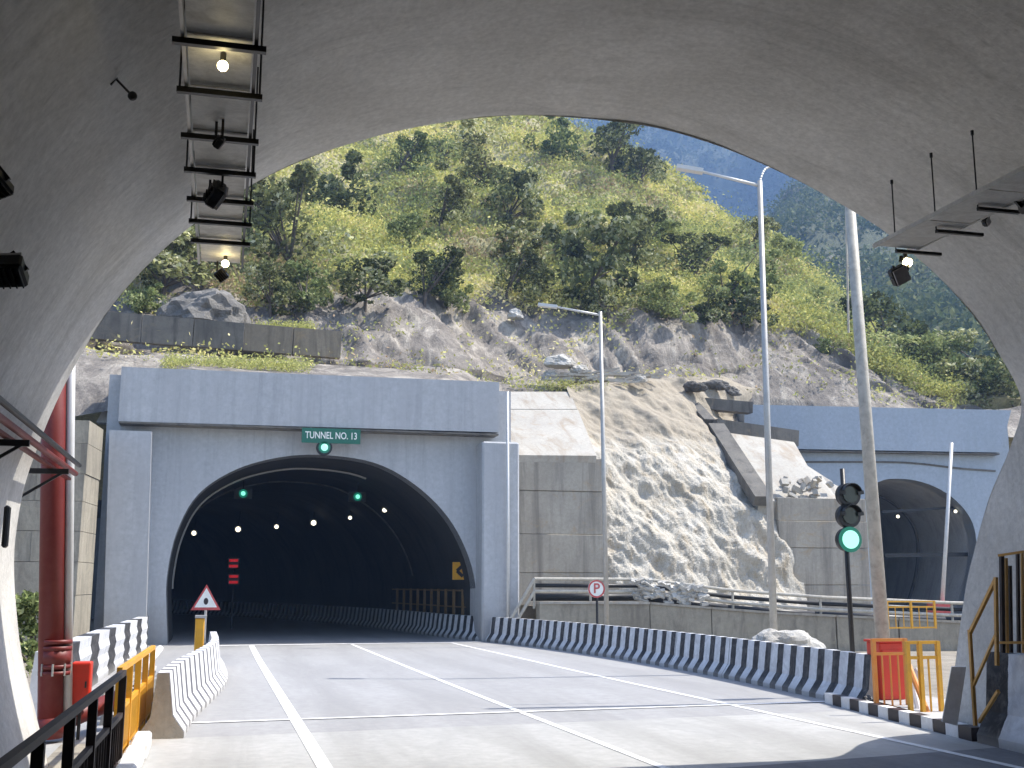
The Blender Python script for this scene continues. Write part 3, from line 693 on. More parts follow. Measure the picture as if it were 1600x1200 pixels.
# light rock slope between the buttresses
def patch(name, corner_rows, nu, nv_, mat, disp):
    """corner_rows: rows of (px,py,Y) from bottom to top, each row same length"""
    V = []
    for j in range(nv_):
        s = j / (nv_ - 1) * (len(corner_rows) - 1); a = min(len(corner_rows) - 2, int(s)); w = s - a
        row = []
        for c0, c1 in zip(corner_rows[a], corner_rows[a + 1]): row.append(at(*c0).lerp(at(*c1), w))
        for i in range(nu):
            t = i / (nu - 1) * (len(row) - 1); k = min(len(row) - 2, int(t)); q = row[k].lerp(row[k + 1], t - k)
            V.append(q + disp(q, i / (nu - 1), j / (nv_ - 1)))
    F = [(j * nu + i, j * nu + i + 1, (j + 1) * nu + i + 1, (j + 1) * nu + i) for j in range(nv_ - 1) for i in range(nu - 1)]
    return raw(name, V, F, mat, smooth=False)
def rdisp(q, u, v):
    e = min(1, u * 12, (1 - u) * 12)
    lo = max(0.0, min(1.0, (9.0 - q.z) / 2.0))          # the upper part is loose sand, the lower part bare rock
    al = q.x * 0.55 - q.z * 0.78 - q.y * 0.3; ac = q.x * 0.8 + q.z * 0.6
    st = fbm((ac * 1.5, q.y * 0.4, al * 0.3), 7)
    cr = abs(fbm((ac * 0.9 + 3, q.y * 0.5, al * 0.35), 6)); cr2 = abs(fbm(q * 1.5 + Vector((1, 9, 2)), 6))
    d = fbm(q * 0.35, 4) * 0.55 - (cr * 0.20 + cr2 * 0.08) * (0.15 + 0.85 * lo) + 0.15 + (fbm(q * 1.2 + Vector((4, 0, 0)), 6) * 0.08 + st * 0.15) * (0.2 + 0.8 * lo)
    return Vector((0, -0.8, 0.4)) * d * (0.35 + 0.65 * e)
rk = patch('rock_slope', [
    [(925, 1000, 39.9), (1000, 1000, 39.6), (1080, 1000, 39.8), (1170, 1000, 40.2), (1260, 1000, 41.2)],
    [(930, 915, 40.3), (1000, 920, 40.0), (1080, 922, 40.2), (1160, 930, 40.8), (1262, 935, 41.8)],
    [(930, 800, 41.0), (1000, 800, 41.4), (1080, 800, 41.8), (1150, 800, 42.0), (1235, 800, 42.8)],
    [(920, 712, 42.2), (985, 705, 43.4), (1050, 705, 44.2), (1105, 705, 44.8), (1170, 705, 46.5)],
    [(900, 650, 44.6), (960, 650, 45.6), (1020, 650, 46.6), (1075, 650, 47.4), (1150, 652, 52.5)],
    [(885, 606, 46.8), (940, 603, 47.4), (1000, 600, 48.4), (1060, 598, 50.4), (1185, 608, 54.0)],
    [(885, 600, 49.5), (940, 597, 50), (1000, 590, 51), (1060, 590, 53), (1185, 596, 56)]], 170, 230, M['rock'], rdisp)
rk['kind'] = 'structure'

# low masonry wall under the pipe rails, and the rails
lw = thing('low_wall', 'low stained stone wall below the two pipe rails', 'wall', (14, 36, 0))
wp = [(10.45, 37.2, 1.36), (14.2, 36.6, 1.34), (18.2, 35.4, 1.02), (24.6, 34.2, 0.70), (31, 33.6, 0.62)]
for i in range(len(wp) - 1):
    a = Vector(wp[i]); b = Vector(wp[i + 1]); k = max(1, int((b - a).length / 2.0))
    for j in range(k):
        p0 = a.lerp(b, j / k); p1 = a.lerp(b, (j + 1) / k - 0.008); h0, h1 = p0.z, p1.z
        dpt = Vector((0, 0.5, 0))
        MB().prism([Vector((p0.x, p0.y, -0.3)), Vector((p1.x, p1.y, -0.3)), Vector((p1.x, p1.y, h1 - 0.08)), Vector((p0.x, p0.y, h0 - 0.08))], dpt).build('wall_block', M['masonry'], lw)
        MB().prism([Vector((p0.x, p0.y - .05, h0 - 0.076)), Vector((p1.x, p1.y - .05, h1 - 0.076)), Vector((p1.x, p1.y - .05, h1)), Vector((p0.x, p0.y - .05, h0))], dpt * 1.1).build('coping_block', M['concrete_pale'] if i < 1 else M['concrete'], lw)
# path behind the rails
pth = raw('path', [(10.5, 37.7, 1.2), (31, 34.3, 0.45), (31, 44, 0.45), (10.5, 40.1, 1.2)], [(0, 1, 2, 3)], M['dirt']); pth['kind'] = 'structure'
pr = thing('pipe_railing', 'pair of cream horizontal pipe rails running below the rock slope', 'railing', (10.4, 37.3, 1.2))
rr = [(9.55, 37.6, 0.80), (10.35, 37.5, 2.12), (14.3, 37.2, 2.10), (17.2, 36.4, 1.72), (20.0, 35.4, 1.50), (24.6, 34.6, 1.30), (31, 34, 1.2)]
for off in (0.0, -0.42):
    m = MB()
    for a, b in zip(rr[:-1], rr[1:]):
        m.tube(Vector(a) + Vector((0, 0, off)), Vector(b) + Vector((0, 0, off)), 0.055, n=8)
    m.build('rail', M['cream_rail'], pr)
for i in range(1, len(rr) - 1):
    a = Vector(rr[i]); b = Vector(rr[i + 1]); k = max(1, round((b - a).length / 2.4))
    for j in range(k):
        q = a.lerp(b, j / k); MB().tube((q.x, q.y + .06, q.z - 1.0), (q.x, q.y + .06, q.z + 0.03), 0.045, n=8).build('post', M['cream_rail'], pr)
# dark service pipe lying behind the rails
o = MB()
for a, b in zip(rr[1:-1], rr[2:]): o.tube(Vector(a) + Vector((0, .5, -.62)), Vector(b) + Vector((0, .5, -.62)), 0.13, n=10).tube(Vector(a) + Vector((0, .2, -.22)), Vector(b) + Vector((0, .2, -.22)), 0.07, n=8)
o = o.build('service_pipe', M['black'], None, True); recentre(o, (10.4, 38, 1.4)); tag(o, 'dark service pipe lying behind the cream pipe rails', 'pipe')
# pile of pale rubble hung on the rails
m = MB(); random.seed(5)
for i in range(70):
    px = random.uniform(992, 1105); s = (px - 992) / 113; q = at(px, 912 + s * 14 + random.uniform(-8, 24), 37.0 - s * 0.6)
    m.box(q, (random.uniform(.1, .45), random.uniform(.05, .2), random.uniform(.04, .14)), Matrix.Rotation(random.uniform(-.5, .6), 3, 'Y') @ Matrix.Rotation(random.random(), 3, 'X'))
o = m.build('rubble', M['boulder']); o['kind'] = 'stuff'; tag(o, 'pale rubble and broken boards caught along the pipe rails', 'rubble')

def boulder(label, c, sc, mat='boulder', seed=0, group=None):
    bm = bmesh.new(); bmesh.ops.create_icosphere(bm, subdivisions=4, radius=1)
    for v in bm.verts:
        k = 1 + fbm(v.co * 1.3 + Vector((seed, 0, 0)), 5) * 0.34; v.co = Vector((v.co.x * sc[0], v.co.y * sc[1], v.co.z * sc[2])) * k
        if v.co.z < -sc[2] * .4: v.co.z = -sc[2] * .4
    me = bpy.data.meshes.new('boulder'); bm.to_mesh(me); bm.free()
    o = fin('boulder', me, M[mat]); o.location = c; return tag(o, label, 'boulder', group)
boulder('pale flat boulder heaped at the foot of the tallest street lamp', (11.95, 22.9, 0.52), (0.85, 0.5, 0.5), seed=2)
boulder('big grey rock outcrop rising behind the dark parapet', at(318, 500, 48.3), (1.7, 1.8, 1.25), 'outcrop', 4)
boulder('small white boulder stuck on the rock cut under the bushes', at(805, 494, 55.5), (0.42, 0.4, 0.35), seed=6)
boulder('small white stone on the bench right of the second lamp pole', at(1000, 594, 47.5), (0.28, 0.25, 0.22), seed=8)
for i, (px, py, s) in enumerate(((875, 560, .5), (905, 572, .35), (860, 580, .3))):
    boulder(('rounded tan boulder in the debris above the sloping panel', 'tan stone right of the rounded boulder in the debris', 'low tan stone left in the debris heap')[i], at(px, py + 8, 48.5), (s * 1.3, s, s * .8), seed=10 + i)
m = MB()
for i in range(60):
    px = random.uniform(845, 1000); q = at(px, 600 - random.random() * 16 - (960 - px) * .05, 47.3 + random.random())
    a = random.uniform(-.5, .5); L = random.uniform(.3, 1.6)
    m.bar(q, q + Vector((math.cos(a) * L, 0, -math.sin(a) * L * .35 + .1)), 0.07, 0.09)
o = m.build('debris', M['concrete_pale']); o['kind'] = 'stuff'; tag(o, 'pale planks and stone debris on the bench above the sloping panel', 'debris')

for i, (px, py, sc_) in enumerate(((1085, 603, (.55, .4, .32)), (1118, 600, (.7, .4, .35)), (1142, 610, (.5, .4, .3)))):
    boulder(('dark broken rock left in the row above the upper beam', 'widest dark broken rock in the row above the upper beam', 'dark broken rock right in the row above the upper beam')[i], at(px, py + 4, (49.4, 51.0, 52.0)[i]), sc_, 'dark_rock', 30 + i)
# stone block wall at left
lm_ = thing('stone_wall', 'stepped wall of large grey concrete blocks left of the blue portal', 'wall', (-5, 36, 0))
zl = [at(120, y, 36.0).z for y in (990, 930, 878, 830, 783, 740, 692, 655)]; zl[0] = -0.1
for i in range(len(zl) - 1):
    yy = 35.8 + 0.05 * i; xe = -4.18 + (0.0 if i < 5 else 0.03); x = xe; j = 0
    z0_, z1_ = zl[i] + 0.008, zl[i + 1] - 0.008
    while x > -9.5:
        w = random.uniform(1.3, 1.9) if j else (0.85 if i % 2 else 1.35)
        y0_ = yy + random.uniform(0, 0.05); x2 = x + (0.2 if j == 0 else 0.0)
        MB().prism([(x - w + 0.008, y0_, z0_), (x, y0_, z0_), (x2, 38.25, z0_), (x - w + 0.008, 38.25, z0_)], (0, 0, z1_ - z0_)).build('concrete_block', M['masonry'], lm_)
        x -= w; j += 1

# ---------------------------------------------------------------- barriers
JP = [(0.0, 0.0), (0.0, 0.08), (0.15, 0.29), (0.22, 0.83), (0.37, 0.83), (0.43, 0.27), (0.56, 0.075), (0.56, 0.0)]
def barrier(path, prof_, side=1, u0=0.0):
    """extrude a profile along a path; side=+1 keeps the body to the right of the walking direction"""
    v = []; f = []; uv = []; L = u0; us = []
    for i, p in enumerate(path):
        p = Vector(p); a = Vector(path[max(0, i - 1)]); b = Vector(path[min(len(path) - 1, i + 1)])
        t = (b - a).normalized(); nr = Vector((t.y, -t.x, 0)) * side
        if i: L += (p - Vector(path[i - 1])).length
        us.append(L)
        for (o_, h) in prof_: v.append(p + nr * o_ + Vector((0, 0, h)))
    k = len(prof_); 
    for i in range(len(path) - 1):
        for s in range(k - 1): f.append((i * k + s, (i + 1) * k + s, (i + 1) * k + s + 1, i * k + s + 1))
    f.append(tuple(range(k))); f.append(tuple(range((len(path) - 1) * k, len(path) * k))[::-1])
    me = bpy.data.meshes.new('barrier'); me.from_pydata([tuple(x) for x in v], [], f); me.update()
    ul = me.uv_layers.new(name='UVMap')
    for l in me.loops: ul.data[l.index].uv = (us[l.vertex_index // k], v[l.vertex_index].z)
    bm = bmesh.new(); bm.from_mesh(me); bmesh.ops.recalc_face_normals(bm, faces=bm.faces); bm.to_mesh(me); bm.free()
    return me
def endcap(me, mat):
    me.materials.append(mat)
    for p_ in me.polygons:
        if len(p_.vertices) > 4: p_.material_index = 1
o = fin('striped_barrier', barrier(BAR, JP, 1), M['stripe']); endcap(o.data, M['boulder']); recentre(o, (10.3, 17.2, 0))
tag(o, 'long black and white striped road barrier curving into the far tunnel', 'barrier')
nb = [(9.25, y, 0) for y in (-12, -4, 4, 9, 11)] + [(9.30, 12.0, 0), (9.36, 12.85, 0)]
o = fin('striped_barrier', barrier(nb, [(a * 1.0, b * 1.35) for a, b in JP], 1, 0.28), M['stripe_big']); endcap(o.data, M['white']); recentre(o, (9.3, 12, 0))
tag(o, 'tall broad banded barrier at the right edge inside the near tunnel', 'barrier')
lb = spline([(-0.40, 15.75, 0), (-0.30, 18, 0), (0.02, 21.5, 0), (0.20, 24.5, 0), (0.14, 28.6, 0)], 5)
o = fin('striped_barrier', barrier(lb, JP, -1, 0.1), M['stripe_white']); endcap(o.data, M['boulder']); recentre(o, (-0.5, 15.8, 0))
tag(o, 'sunlit white road barrier with thin grey stripes left of the lanes', 'barrier')
pb = [(-2.36, y, 0) for y in (18.4, 21, 24)] + [(-2.3, 28, 0), (-2.2, 32, 0), (-2.1, 36.5, 0)]
PP = [(0.0, 0.0), (0.0, 0.12), (0.035, 0.2), (0.0, 0.36), (0.035, 0.5), (0.0, 0.66), (0.035, 0.8), (0.02, 0.98), (0.30, 0.98), (0.34, 0.5), (0.34, 0.0)]
o = fin('striped_parapet', barrier(pb, PP, -1, 1.4), M['stripe_slab']); endcap(o.data, M['white']); recentre(o, (-2.4, 18.4, 0))
tag(o, 'wavy edged black and white parapet behind the red pipe', 'barrier')

# kerb stones between the two right barriers
kb = thing('kerb', 'black and white painted kerb in front of the orange fence', 'kerb', (9.8, 14.5, 0))
A = Vector((9.42, 12.95, 0)); B = Vector((9.98, 17.6, 0)); nk = 14
for i in range(nk):
    a = A.lerp(B, i / nk); b = A.lerp(B, (i + 1) / nk - 0.003)
    MB().bar(Vector((a.x + .02, a.y, 0.085)), Vector((b.x + .02, b.y, 0.085)), 0.16, 0.17).build('kerb_stone', M['sign_black'] if i % 2 == 0 else M['white'], kb)
raw('pavement', [(9.55, 12.95, 0.13), (11.5, 12.95, 0.13), (11.5, 20, 0.13), (10.75, 20, 0.13), (10.16, 16.1, 0.13)], [(0, 1, 2, 3, 4)], M['apron'])['kind'] = 'structure'
# scalloped white kerb at the left walkway
kl = thing('kerb', 'whitewashed kerb stones at the foot of the yellow railing', 'kerb', (-0.8, 12, 0))
for i in range(12):
    MB().box((-0.86 + random.uniform(-.01, .01), 8.0 + i * 0.62, 0.09), (0.2, 0.55, 0.2), None, 0.03).build('kerb_stone', M['white'], kl)

# ---------------------------------------------------------------- street lamps and poles
def arm_pts(a, b, sag=0.0): return [a, a.lerp(b, 0.5) + Vector((0, 0, sag)), b]
def lamp_pole(label, base, top, r, arm=None, arm2=None, mat='galv', collar=True):
    t = thing('street_lamp', label, 'street lamp', tuple(base), 'street lamps behind the barrier')
    MB().tube(base, top, r, r * 0.72, 14).build('pole', M[mat], t, True)
    MB().box(Vector(base) + Vector((0, 0, 0.02)), (r * 4.2, r * 4.2, 0.04)).build('base_plate', M[mat], t)
    if arm is not None:
        MB().tube(top - Vector((0, 0, .12)), arm, r * 0.5, r * 0.4, 8).build('arm', M['galv_light'], t, True)
        d = (arm - top).normalized()
        MB().bar(arm - d * 0.1, arm + d * 0.55, 0.22, 0.1).build('lamp_head', M['galv_light'], t)
    if arm2 is not None:
        m = MB(); pts = spline([top, top.lerp(arm2, .35) + Vector((0, 0, .16)), arm2], 5)
        for a, b in zip(pts[:-1], pts[1:]): m.tube(a, b, r * .35, n=6)
        m.build('bracket', M['galv_light'], t, True)
    return t
p1b = Vector((12.0, 23.4, -0.0)); p1t = at(1187, 283, 23.6)
lamp_pole('tallest grey street lamp, its arm reaching left over the hillside', p1b, p1t, 0.086, at(1092, 267, 24.1), at(1212, 258, 23.7))
p2b = Vector((12.08, 35.0, 0)); p2t = at(938, 487, 35)
lamp_pole('thin grey street lamp standing right of the parking sign', p2b, p2t, 0.082, at(866, 479, 35.5))
p3 = at(1381, 1000, 17.6); p3b = Vector((p3.x, 17.6, 0.1)); p3t = at(1321, 230, 17.9)
lamp_pole('thick leaning tan pole rising behind the orange fence', p3b, p3t, 0.125, None, None, 'cream_rail')
o = MB().tube(at(1326, 520, 18.3), at(1320, 250, 18.4), 0.02, n=6).build('cable', M['cream_rail']); recentre(o, at(1326, 520, 18.3)); tag(o, 'thin cable hanging just left of the thick leaning pole', 'cable')
p4 = Vector((9.70, 38.0, 0)); t4 = at(793, 612, 38.0)
o = MB().tube(Vector((t4.x + .03, 38.0, -0.1)), t4, 0.06, 0.05, 8).build('pole', M['galv_light'], None, True); recentre(o, (t4.x, 38, 0)); tag(o, 'slim pale pole against the right edge of the blue portal', 'pole')
a = at(1472, 948, 40); t = thing('pole', 'slim white pole with a red foot in front of the right portal', 'pole', tuple(a))
MB().tube(a, at(1487, 692, 40.5), 0.085, 0.07, 8).build('shaft', M['galv_light'], t, True)
MB().span(a + Vector((-.5, -.3, -.25)), a + Vector((.2, .3, .2)), 0.03).build('foot', M['sign_red'], t)
MB().tube(a + Vector((0, 0, -1.6)), a, 0.1, n=8).build('lower_shaft', M['cream_rail'], t)

# traffic light
tlb = Vector((10.86, 18.4, 0.1))
t = thing('traffic_light', 'black traffic light showing green beside the thick leaning pole', 'traffic light', tuple(tlb))
hx = at(1326, 843, 18.4).x
MB().tube((hx, 18.46, 0.1), (hx - 0.02, 18.46, at(1320, 732, 18.4).z), 0.045, n=10).build('pole', M['black'], t, True)
for py, nm in ((773, 'off'), (806, 'off'), (843, 'on')):
    c = at(1327, py, 18.4)
    m = MB().tube(c + Vector((0, 0.13, 0)), c + Vector((0, -0.03, 0)), 0.215, n=24)
    h = m.build('signal_head', M['black'], t, True)
    if nm == 'off':
        MB().tube(c + Vector((0, -0.035, 0)), c + Vector((0, -0.05, 0)), 0.15, n=24).build('lens', M['lens_off'], h)
        m = MB()
        for k in range(9):
            a0 = math.pi * (k - 0.0) / 9; a1 = math.pi * (k + 1) / 9
            m.bar(c + Vector((math.cos(a0) * .19, -.09, math.sin(a0) * .2)), c + Vector((math.cos(a1) * .19, -.09, math.sin(a1) * .2)), 0.12, 0.012)
        m.build('visor', M['black'], h)
    else:
        MB().tube(c + Vector((0, -0.033, 0)), c + Vector((0, -0.04, 0)), 0.232, n=24).build('lens_rim', M['green_rim'], h)
        MB().tube(c + Vector((0, -0.045, 0)), c + Vector((0, -0.06, 0)), 0.165, n=24).build('lens', M['green_core'], h)

# ---------------------------------------------------------------- signs
def text(body, loc, size, mat, parent, name='lettering', ext=0.004, sx=1.0, rotz=0):
    cu = bpy.data.curves.new(name, 'FONT'); cu.body = body; cu.size = size; cu.align_x = 'CENTER'; cu.align_y = 'CENTER'; cu.extrude = ext; cu.offset = size * 0.012
    cu.materials.append(mat)
    o = bpy.data.objects.new(name, cu); COL.objects.link(o)
    bpy.context.view_layer.update()
    me = bpy.data.meshes.new_from_object(o.evaluated_get(bpy.context.evaluated_depsgraph_get()))
    bpy.data.objects.remove(o)
    me.transform(Matrix.Translation(Vector(loc)) @ Matrix.Rotation(math.pi / 2, 4, 'X') @ Matrix.Diagonal((sx, 1, 1, 1)))
    me.materials.clear()
    return fin(name, me, mat, parent)
sy = FY - 0.85
a = at(472, 668, sy); b = at(563, 694, sy)
t = thing('tunnel_sign', 'green name board with white letters above the dark arch', 'sign', ((a.x + b.x) / 2, sy, b.z))
MB().span((a.x, sy, b.z), (b.x, sy + 0.06, a.z)).build('board', M['sign_green'], t)
text('TUNNEL NO. 13', ((a.x + b.x) / 2, sy - 0.008, (a.z + b.z) / 2), 0.33, M['sign_white'], t, sx=0.74)
m = MB(); z_ = a.z; 
for (u0, u1, w0, w1) in ((a.x, b.x, a.z - .05, a.z - .01), (a.x, b.x, b.z + .01, b.z + .05)): pass
for sx_ in (a.x + .3, b.x - .3): MB().span((sx_ - .03, sy + .062, b.z), (sx_ + .03, FY - 0.72, a.z + .02)).build('bracket', M['galv'], t)
c = at(507, 699, sy)
t = thing('signal_lamp', 'round green signal lamp under the name board', 'signal', tuple(c))
MB().tube(c + Vector((0, .02, 0)), c + Vector((0, .18, 0)), 0.27, n=20).build('housing', M['black'], t, True)
MB().tube(c + Vector((0, 0, 0)), c + Vector((0, .015, 0)), 0.20, n=20).build('lens', M['green_rim'], t)
MB().ball(c + Vector((0, -.01, 0)), 0.12).build('lit_core', M['green_core'], t)
MB().tube(c + Vector((0, .1, .2)), c + Vector((0, .1, .45)), 0.03, n=6).build('hanger', M['black'], t)

# no parking sign
c = at(932, 920, 33.0)
t = thing('parking_sign', 'round white sign with a dark letter P and red ring behind the barrier', 'sign', (c.x, 33.04, 0))
MB().tube((c.x + .03, 33.06, -0.1), (c.x + .03, 33.06, c.z + .2), 0.04, n=8).build('post', M['black'], t)
MB().tube(c + Vector((0, .02, 0)), c, 0.27, n=28).build('plate', M['sign_white'], t)
bm = bmesh.new(); k = 28
vi = [[bm.verts.new(c + Vector((math.cos(2 * math.pi * i / k) * r, yy, math.sin(2 * math.pi * i / k) * r))) for i in range(k)] for r, yy in ((.27, -.006), (.22, -.006))]
for i in range(k): bm.faces.new((vi[0][i], vi[0][(i + 1) % k], vi[1][(i + 1) % k], vi[1][i]))
me = bpy.data.meshes.new('ring'); bm.to_mesh(me); bm.free(); fin('ring', me, M['sign_red'], t)
text('P', (c.x, c.y - 0.01, c.z), 0.42, M['sign_red'], t)

# warning triangle
c = at(322, 936, 27.0)
t = thing('warning_sign', 'red edged triangular warning sign beside the yellow post', 'sign', (c.x, 27.05, 0))
def tri(s, yy): return [c + Vector((-s, yy, -s * .75)), c + Vector((s, yy, -s * .75)), c + Vector((0, yy, s * 1.0))]
MB().prism(tri(0.33, 0.0), (0, .02, 0)).build('red_border', M['sign_red'], t)
MB().prism(tri(0.25, -0.006), (0, .004, 0)).build('face', M['sign_white'], t)
MB().ball(c + Vector((0, -.008, -.05)), 0.065, (0.8, .1, 1.2)).build('pictogram', M['sign_black'], t)
MB().tube((c.x, 27.05, -0.1), (c.x, 27.05, c.z - .1), 0.03, n=8).build('post', M['galv'], t)
# yellow post by the sign
a = at(303, 1015, 26.0); b = at(320, 966, 26.0)
t = thing('marker_post', 'yellow hooded post at the far end of the white barrier', 'post', (a.x, 26, 0))
MB().span((a.x, 26, 0), (b.x, 26.25, b.z), 0.02).build('body', M['yellow'], t)
MB().span((a.x - .01, 25.97, b.z + .003), (b.x + .04, 26.3, b.z + .06)).build('cap', M['galv'], t)
# chevron sign
c = at(718, 892, 41.0)
t = thing('chevron_sign', 'small yellow chevron board on the right wall inside the far tunnel', 'sign', (c.x, 41, c.z - .3))
MB().span((c.x - .26, 41, c.z - .32), (c.x + .26, 41.03, c.z + .32)).build('plate', M['yellow'], t)
m = MB(); m.bar(c + Vector((.12, -.02, .2)), c + Vector((-.1, -.02, 0)), .02, .12); m.bar(c + Vector((-.1, -.02, 0)), c + Vector((.12, -.02, -.2)), .02, .12); m.build('chevron', M['sign_black'], t)
MB().bar(c + Vector((.2, .05, .1)), c + Vector((0.75, .05, .1)), .04, .04).build('bracket', M['black'], t)
# red lit signs
for i, (px, py) in enumerate(((365, 880), (365, 905))):
    c = at(px, py, 52); t = thing('lit_sign', ('upper glowing red sign deep in the far tunnel', 'lower glowing red sign deep in the far tunnel')[i], 'sign', tuple(c), 'red signs in the far tunnel')
    MB().span(c + Vector((-.24, .02, -.24)), c + Vector((.24, .12, .24))).build('case', M['black'], t)
    for dz in (-.13, .12): MB().span(c + Vector((-.19, 0, dz - .06)), c + Vector((.19, .018, dz + .06))).build('lit_bar', M['red_lit'], t)
    MB().tube(c + Vector((0, .1, -.2)), c + Vector((0, .1, -.75)), .03, n=6).build('stem', M['black'], t)
MB_ = None
o = MB().tube(Vector((at(365, 905, 52).x, 52.1, 0)), at(365, 905, 52.1) - Vector((0, 0, .4)), 0.05, n=6).build('sign_post', M['black']); recentre(o, (at(365, 905, 52).x, 52.1, 0)); tag(o, 'dark post under the two red lit signs', 'post')

# lamps in far tunnel
lamps = [(653, 785, 44, 1), (601, 797, 48, 1), (547, 809, 53, .8), (490, 817, 58, 1.15), (432, 823, 63, .9), (372, 827, 67, 1.15), (303, 833, 71, 1)]
words = ['first', 'second', 'third', 'fourth', 'fifth', 'sixth', 'last']
for i, (px, py, Y, s) in enumerate(lamps):
    c = at(px, py, Y)
    t = thing('tunnel_lamp', f'{words[i]} glowing lamp from the right wall in the far tunnel row', 'lamp', tuple(c), 'row of lamps in the far tunnel')
    r = 0.0020 * Y * s
    MB().ball(c, r, n=10).build('lens', M['lamp_small'], t, True)
    MB().box(c + Vector((0, r * 1.1, r * .3)), (r * 2.6, r * 1.2, r * 2.0)).build('housing', M['black'], t)
    MB().tube(c + Vector((0, r * 1.2, r)), c + Vector((0.1, r * 1.2, r + 0.9)), 0.02, n=5).build('hanger', M['black'], t)
for i, (px, py) in enumerate(((380, 771), (559, 776))):
    c = at(px, py, 46)
    t = thing('signal_lamp', ('left green lane signal under the far tunnel roof', 'right green lane signal under the far tunnel roof')[i], 'signal', tuple(c), 'green lane signals in the far tunnel')
    MB().span(c + Vector((-.35, .05, -.2)), c + Vector((.35, .2, .2))).build('housing', M['black'], t)
    MB().tube(c + Vector((0, .0, 0)), c + Vector((0, .045, 0)), 0.17, n=16).build('lens', M['green_rim'], t)
    MB().ball(c + Vector((0, -.01, 0)), 0.09).build('lit_core', M['green_lit'], t)
    MB().tube(c + Vector((0, .12, .2)), c + Vector((0, .12, .75)), 0.025, n=6).build('hanger', M['black'], t)
# fence along the walkway in far tunnel
t = thing('walkway_railing', 'dim yellow railing behind the barrier inside the far tunnel', 'railing', (8.4, 40.6, 0))
wpth = [Vector((p_.x + 0.62, p_.y, 0)) for p_ in BAR if 40.5 < p_.y < 52]
Lacc = 0; nxt = 0
for a, b in zip(wpth[:-1], wpth[1:]):
    d = (b - a).length
    while nxt <= Lacc + d:
        q = a.lerp(b, (nxt - Lacc) / d); MB().span((q.x - .05, q.y - .05, 0.0), (q.x + .05, q.y + .05, 1.75)).build('post', M['ochre_dim'], t); nxt += 0.95
    Lacc += d
m = MB()
for a, b in zip(wpth[:-1], wpth[1:]): m.bar(a + Vector((0, 0, 1.7)), b + Vector((0, 0, 1.7)), .05, .06); m.bar(a + Vector((0, 0, 1.1)), b + Vector((0, 0, 1.1)), .04, .05)
m.build('rail', M['ochre_dim'], t)

# ---------------------------------------------------------------- left railing in the near tunnel
RX = -1.06
def left_rail(label, y0, y1, posts, mat, x0=-1.12, x1=-0.98, bal=0.2, bw=0.022, pw=0.075, group='railings along the left walkway'):
    t = thing('railing', label, 'railing', (x0, y0, 0), group)
    X = lambda y: x0 + (x1 - x0) * (y - y0) / (y1 - y0)
    MB().bar((X(y0), y0, 1.05), (X(y1), y1, 1.05), .06, .055).build('top_rail', mat, t)
    MB().bar((X(y0), y0, 0.62), (X(y1), y1, 0.62), .05, .05).build('middle_rail', mat, t)
    MB().bar((X(y0), y0, 0.14), (X(y1), y1, 0.14), .045, .045).build('bottom_rail', mat, t)
    for y in posts: MB().span((X(y) - pw / 2, y - pw / 2, 0), (X(y) + pw / 2, y + pw / 2, 1.05 - .03)).build('post', mat, t)
    y = y0 + bal
    while y < y1 - .05:
        if min(abs(y - q) for q in posts) > bal * .5:
            MB().span((X(y) - bw / 2, y - bw / 2, 0.165), (X(y) + bw / 2, y + bw / 2, 0.595)).build('baluster', mat, t)
        y += bal
    return t
left_rail('railing along the left walkway, coloured dark for the near tunnel shade', 4.0, 13.0, [5.1, 6.4, 7.75, 9.1, 10.45, 11.7, 12.95], M['rail_dark'])
t = left_rail('yellow railing section standing in the sun past the darkened railing', 13.35, 17.9, [13.4, 14.5, 15.6, 16.7, 17.85], M['yellow'], -1.05, -0.95, bal=0.10, bw=0.06)
# walkway and its wall
sheet('walkway', [(-1.9, -43), (-1.0, -43), (-0.97, 15.4), (-1.85, 15.4)], 0.02, M['masonry'])

# red riser pipe
rx, ry = -2.03, 15.76
t = thing('fire_pipe', 'thick oxide red upright pipe with flanges outside the left wall', 'pipe', (rx, ry, 0))
MB().tube((rx, ry, 0.05), (rx - .40, ry, 7.2), 0.155, n=20).build('riser', M['pipe_red'], t, True)
MB().tube((rx + .20, ry + .03, 0.1), (rx - .19, ry + .03, 7.2), 0.055, n=10).build('side_pipe', M['galv_light'], t, True)
for z in (0.86, 0.94, 1.17, 1.25): MB().tube((rx, ry, z - .025), (rx, ry, z + .025), 0.195, n=20).build('flange', M['pipe_red'], t, True)
m = MB(); m.tube((rx, ry, 0.96), (rx, ry, 1.15), 0.19, n=16); m.build('valve_body', M['pipe_red'], t, True)
for i in range(8):
    a = i * math.pi / 4; MB().tube((rx + math.cos(a) * .19, ry + math.sin(a) * .19, .83), (rx + math.cos(a) * .19, ry + math.sin(a) * .19, .98), .015, n=6).build('bolt', M['galv'], t)
MB().ball((rx, ry, 0.2), 0.21, (1, 1, .8)).build('elbow', M['pipe_red'], t, True)
MB().tube((rx + .05, ry, .22), (rx + .75, ry + 1.3, .42), 0.12, n=14).build('branch_pipe', M['pipe_red'], t, True)
t = thing('hydrant_box', 'bright red metal box clipped beside the upright red pipe', 'box', (-1.72, 15.9, 0))
MB().span((-1.84, 15.85, 0.42), (-1.60, 16.1, 0.98), 0.015).build('cabinet', M['red'], t)
MB().span((-1.82, 15.83, 0.45), (-1.62, 15.848, 0.95)).build('door', M['red'], t)
MB().span((-1.66, 15.80, 0.66), (-1.64, 15.828, 0.74)).build('handle', M['black'], t)
MB().span((-1.74, 15.95, 0), (-1.70, 16.0, 0.42)).build('stand', M['black'], t)

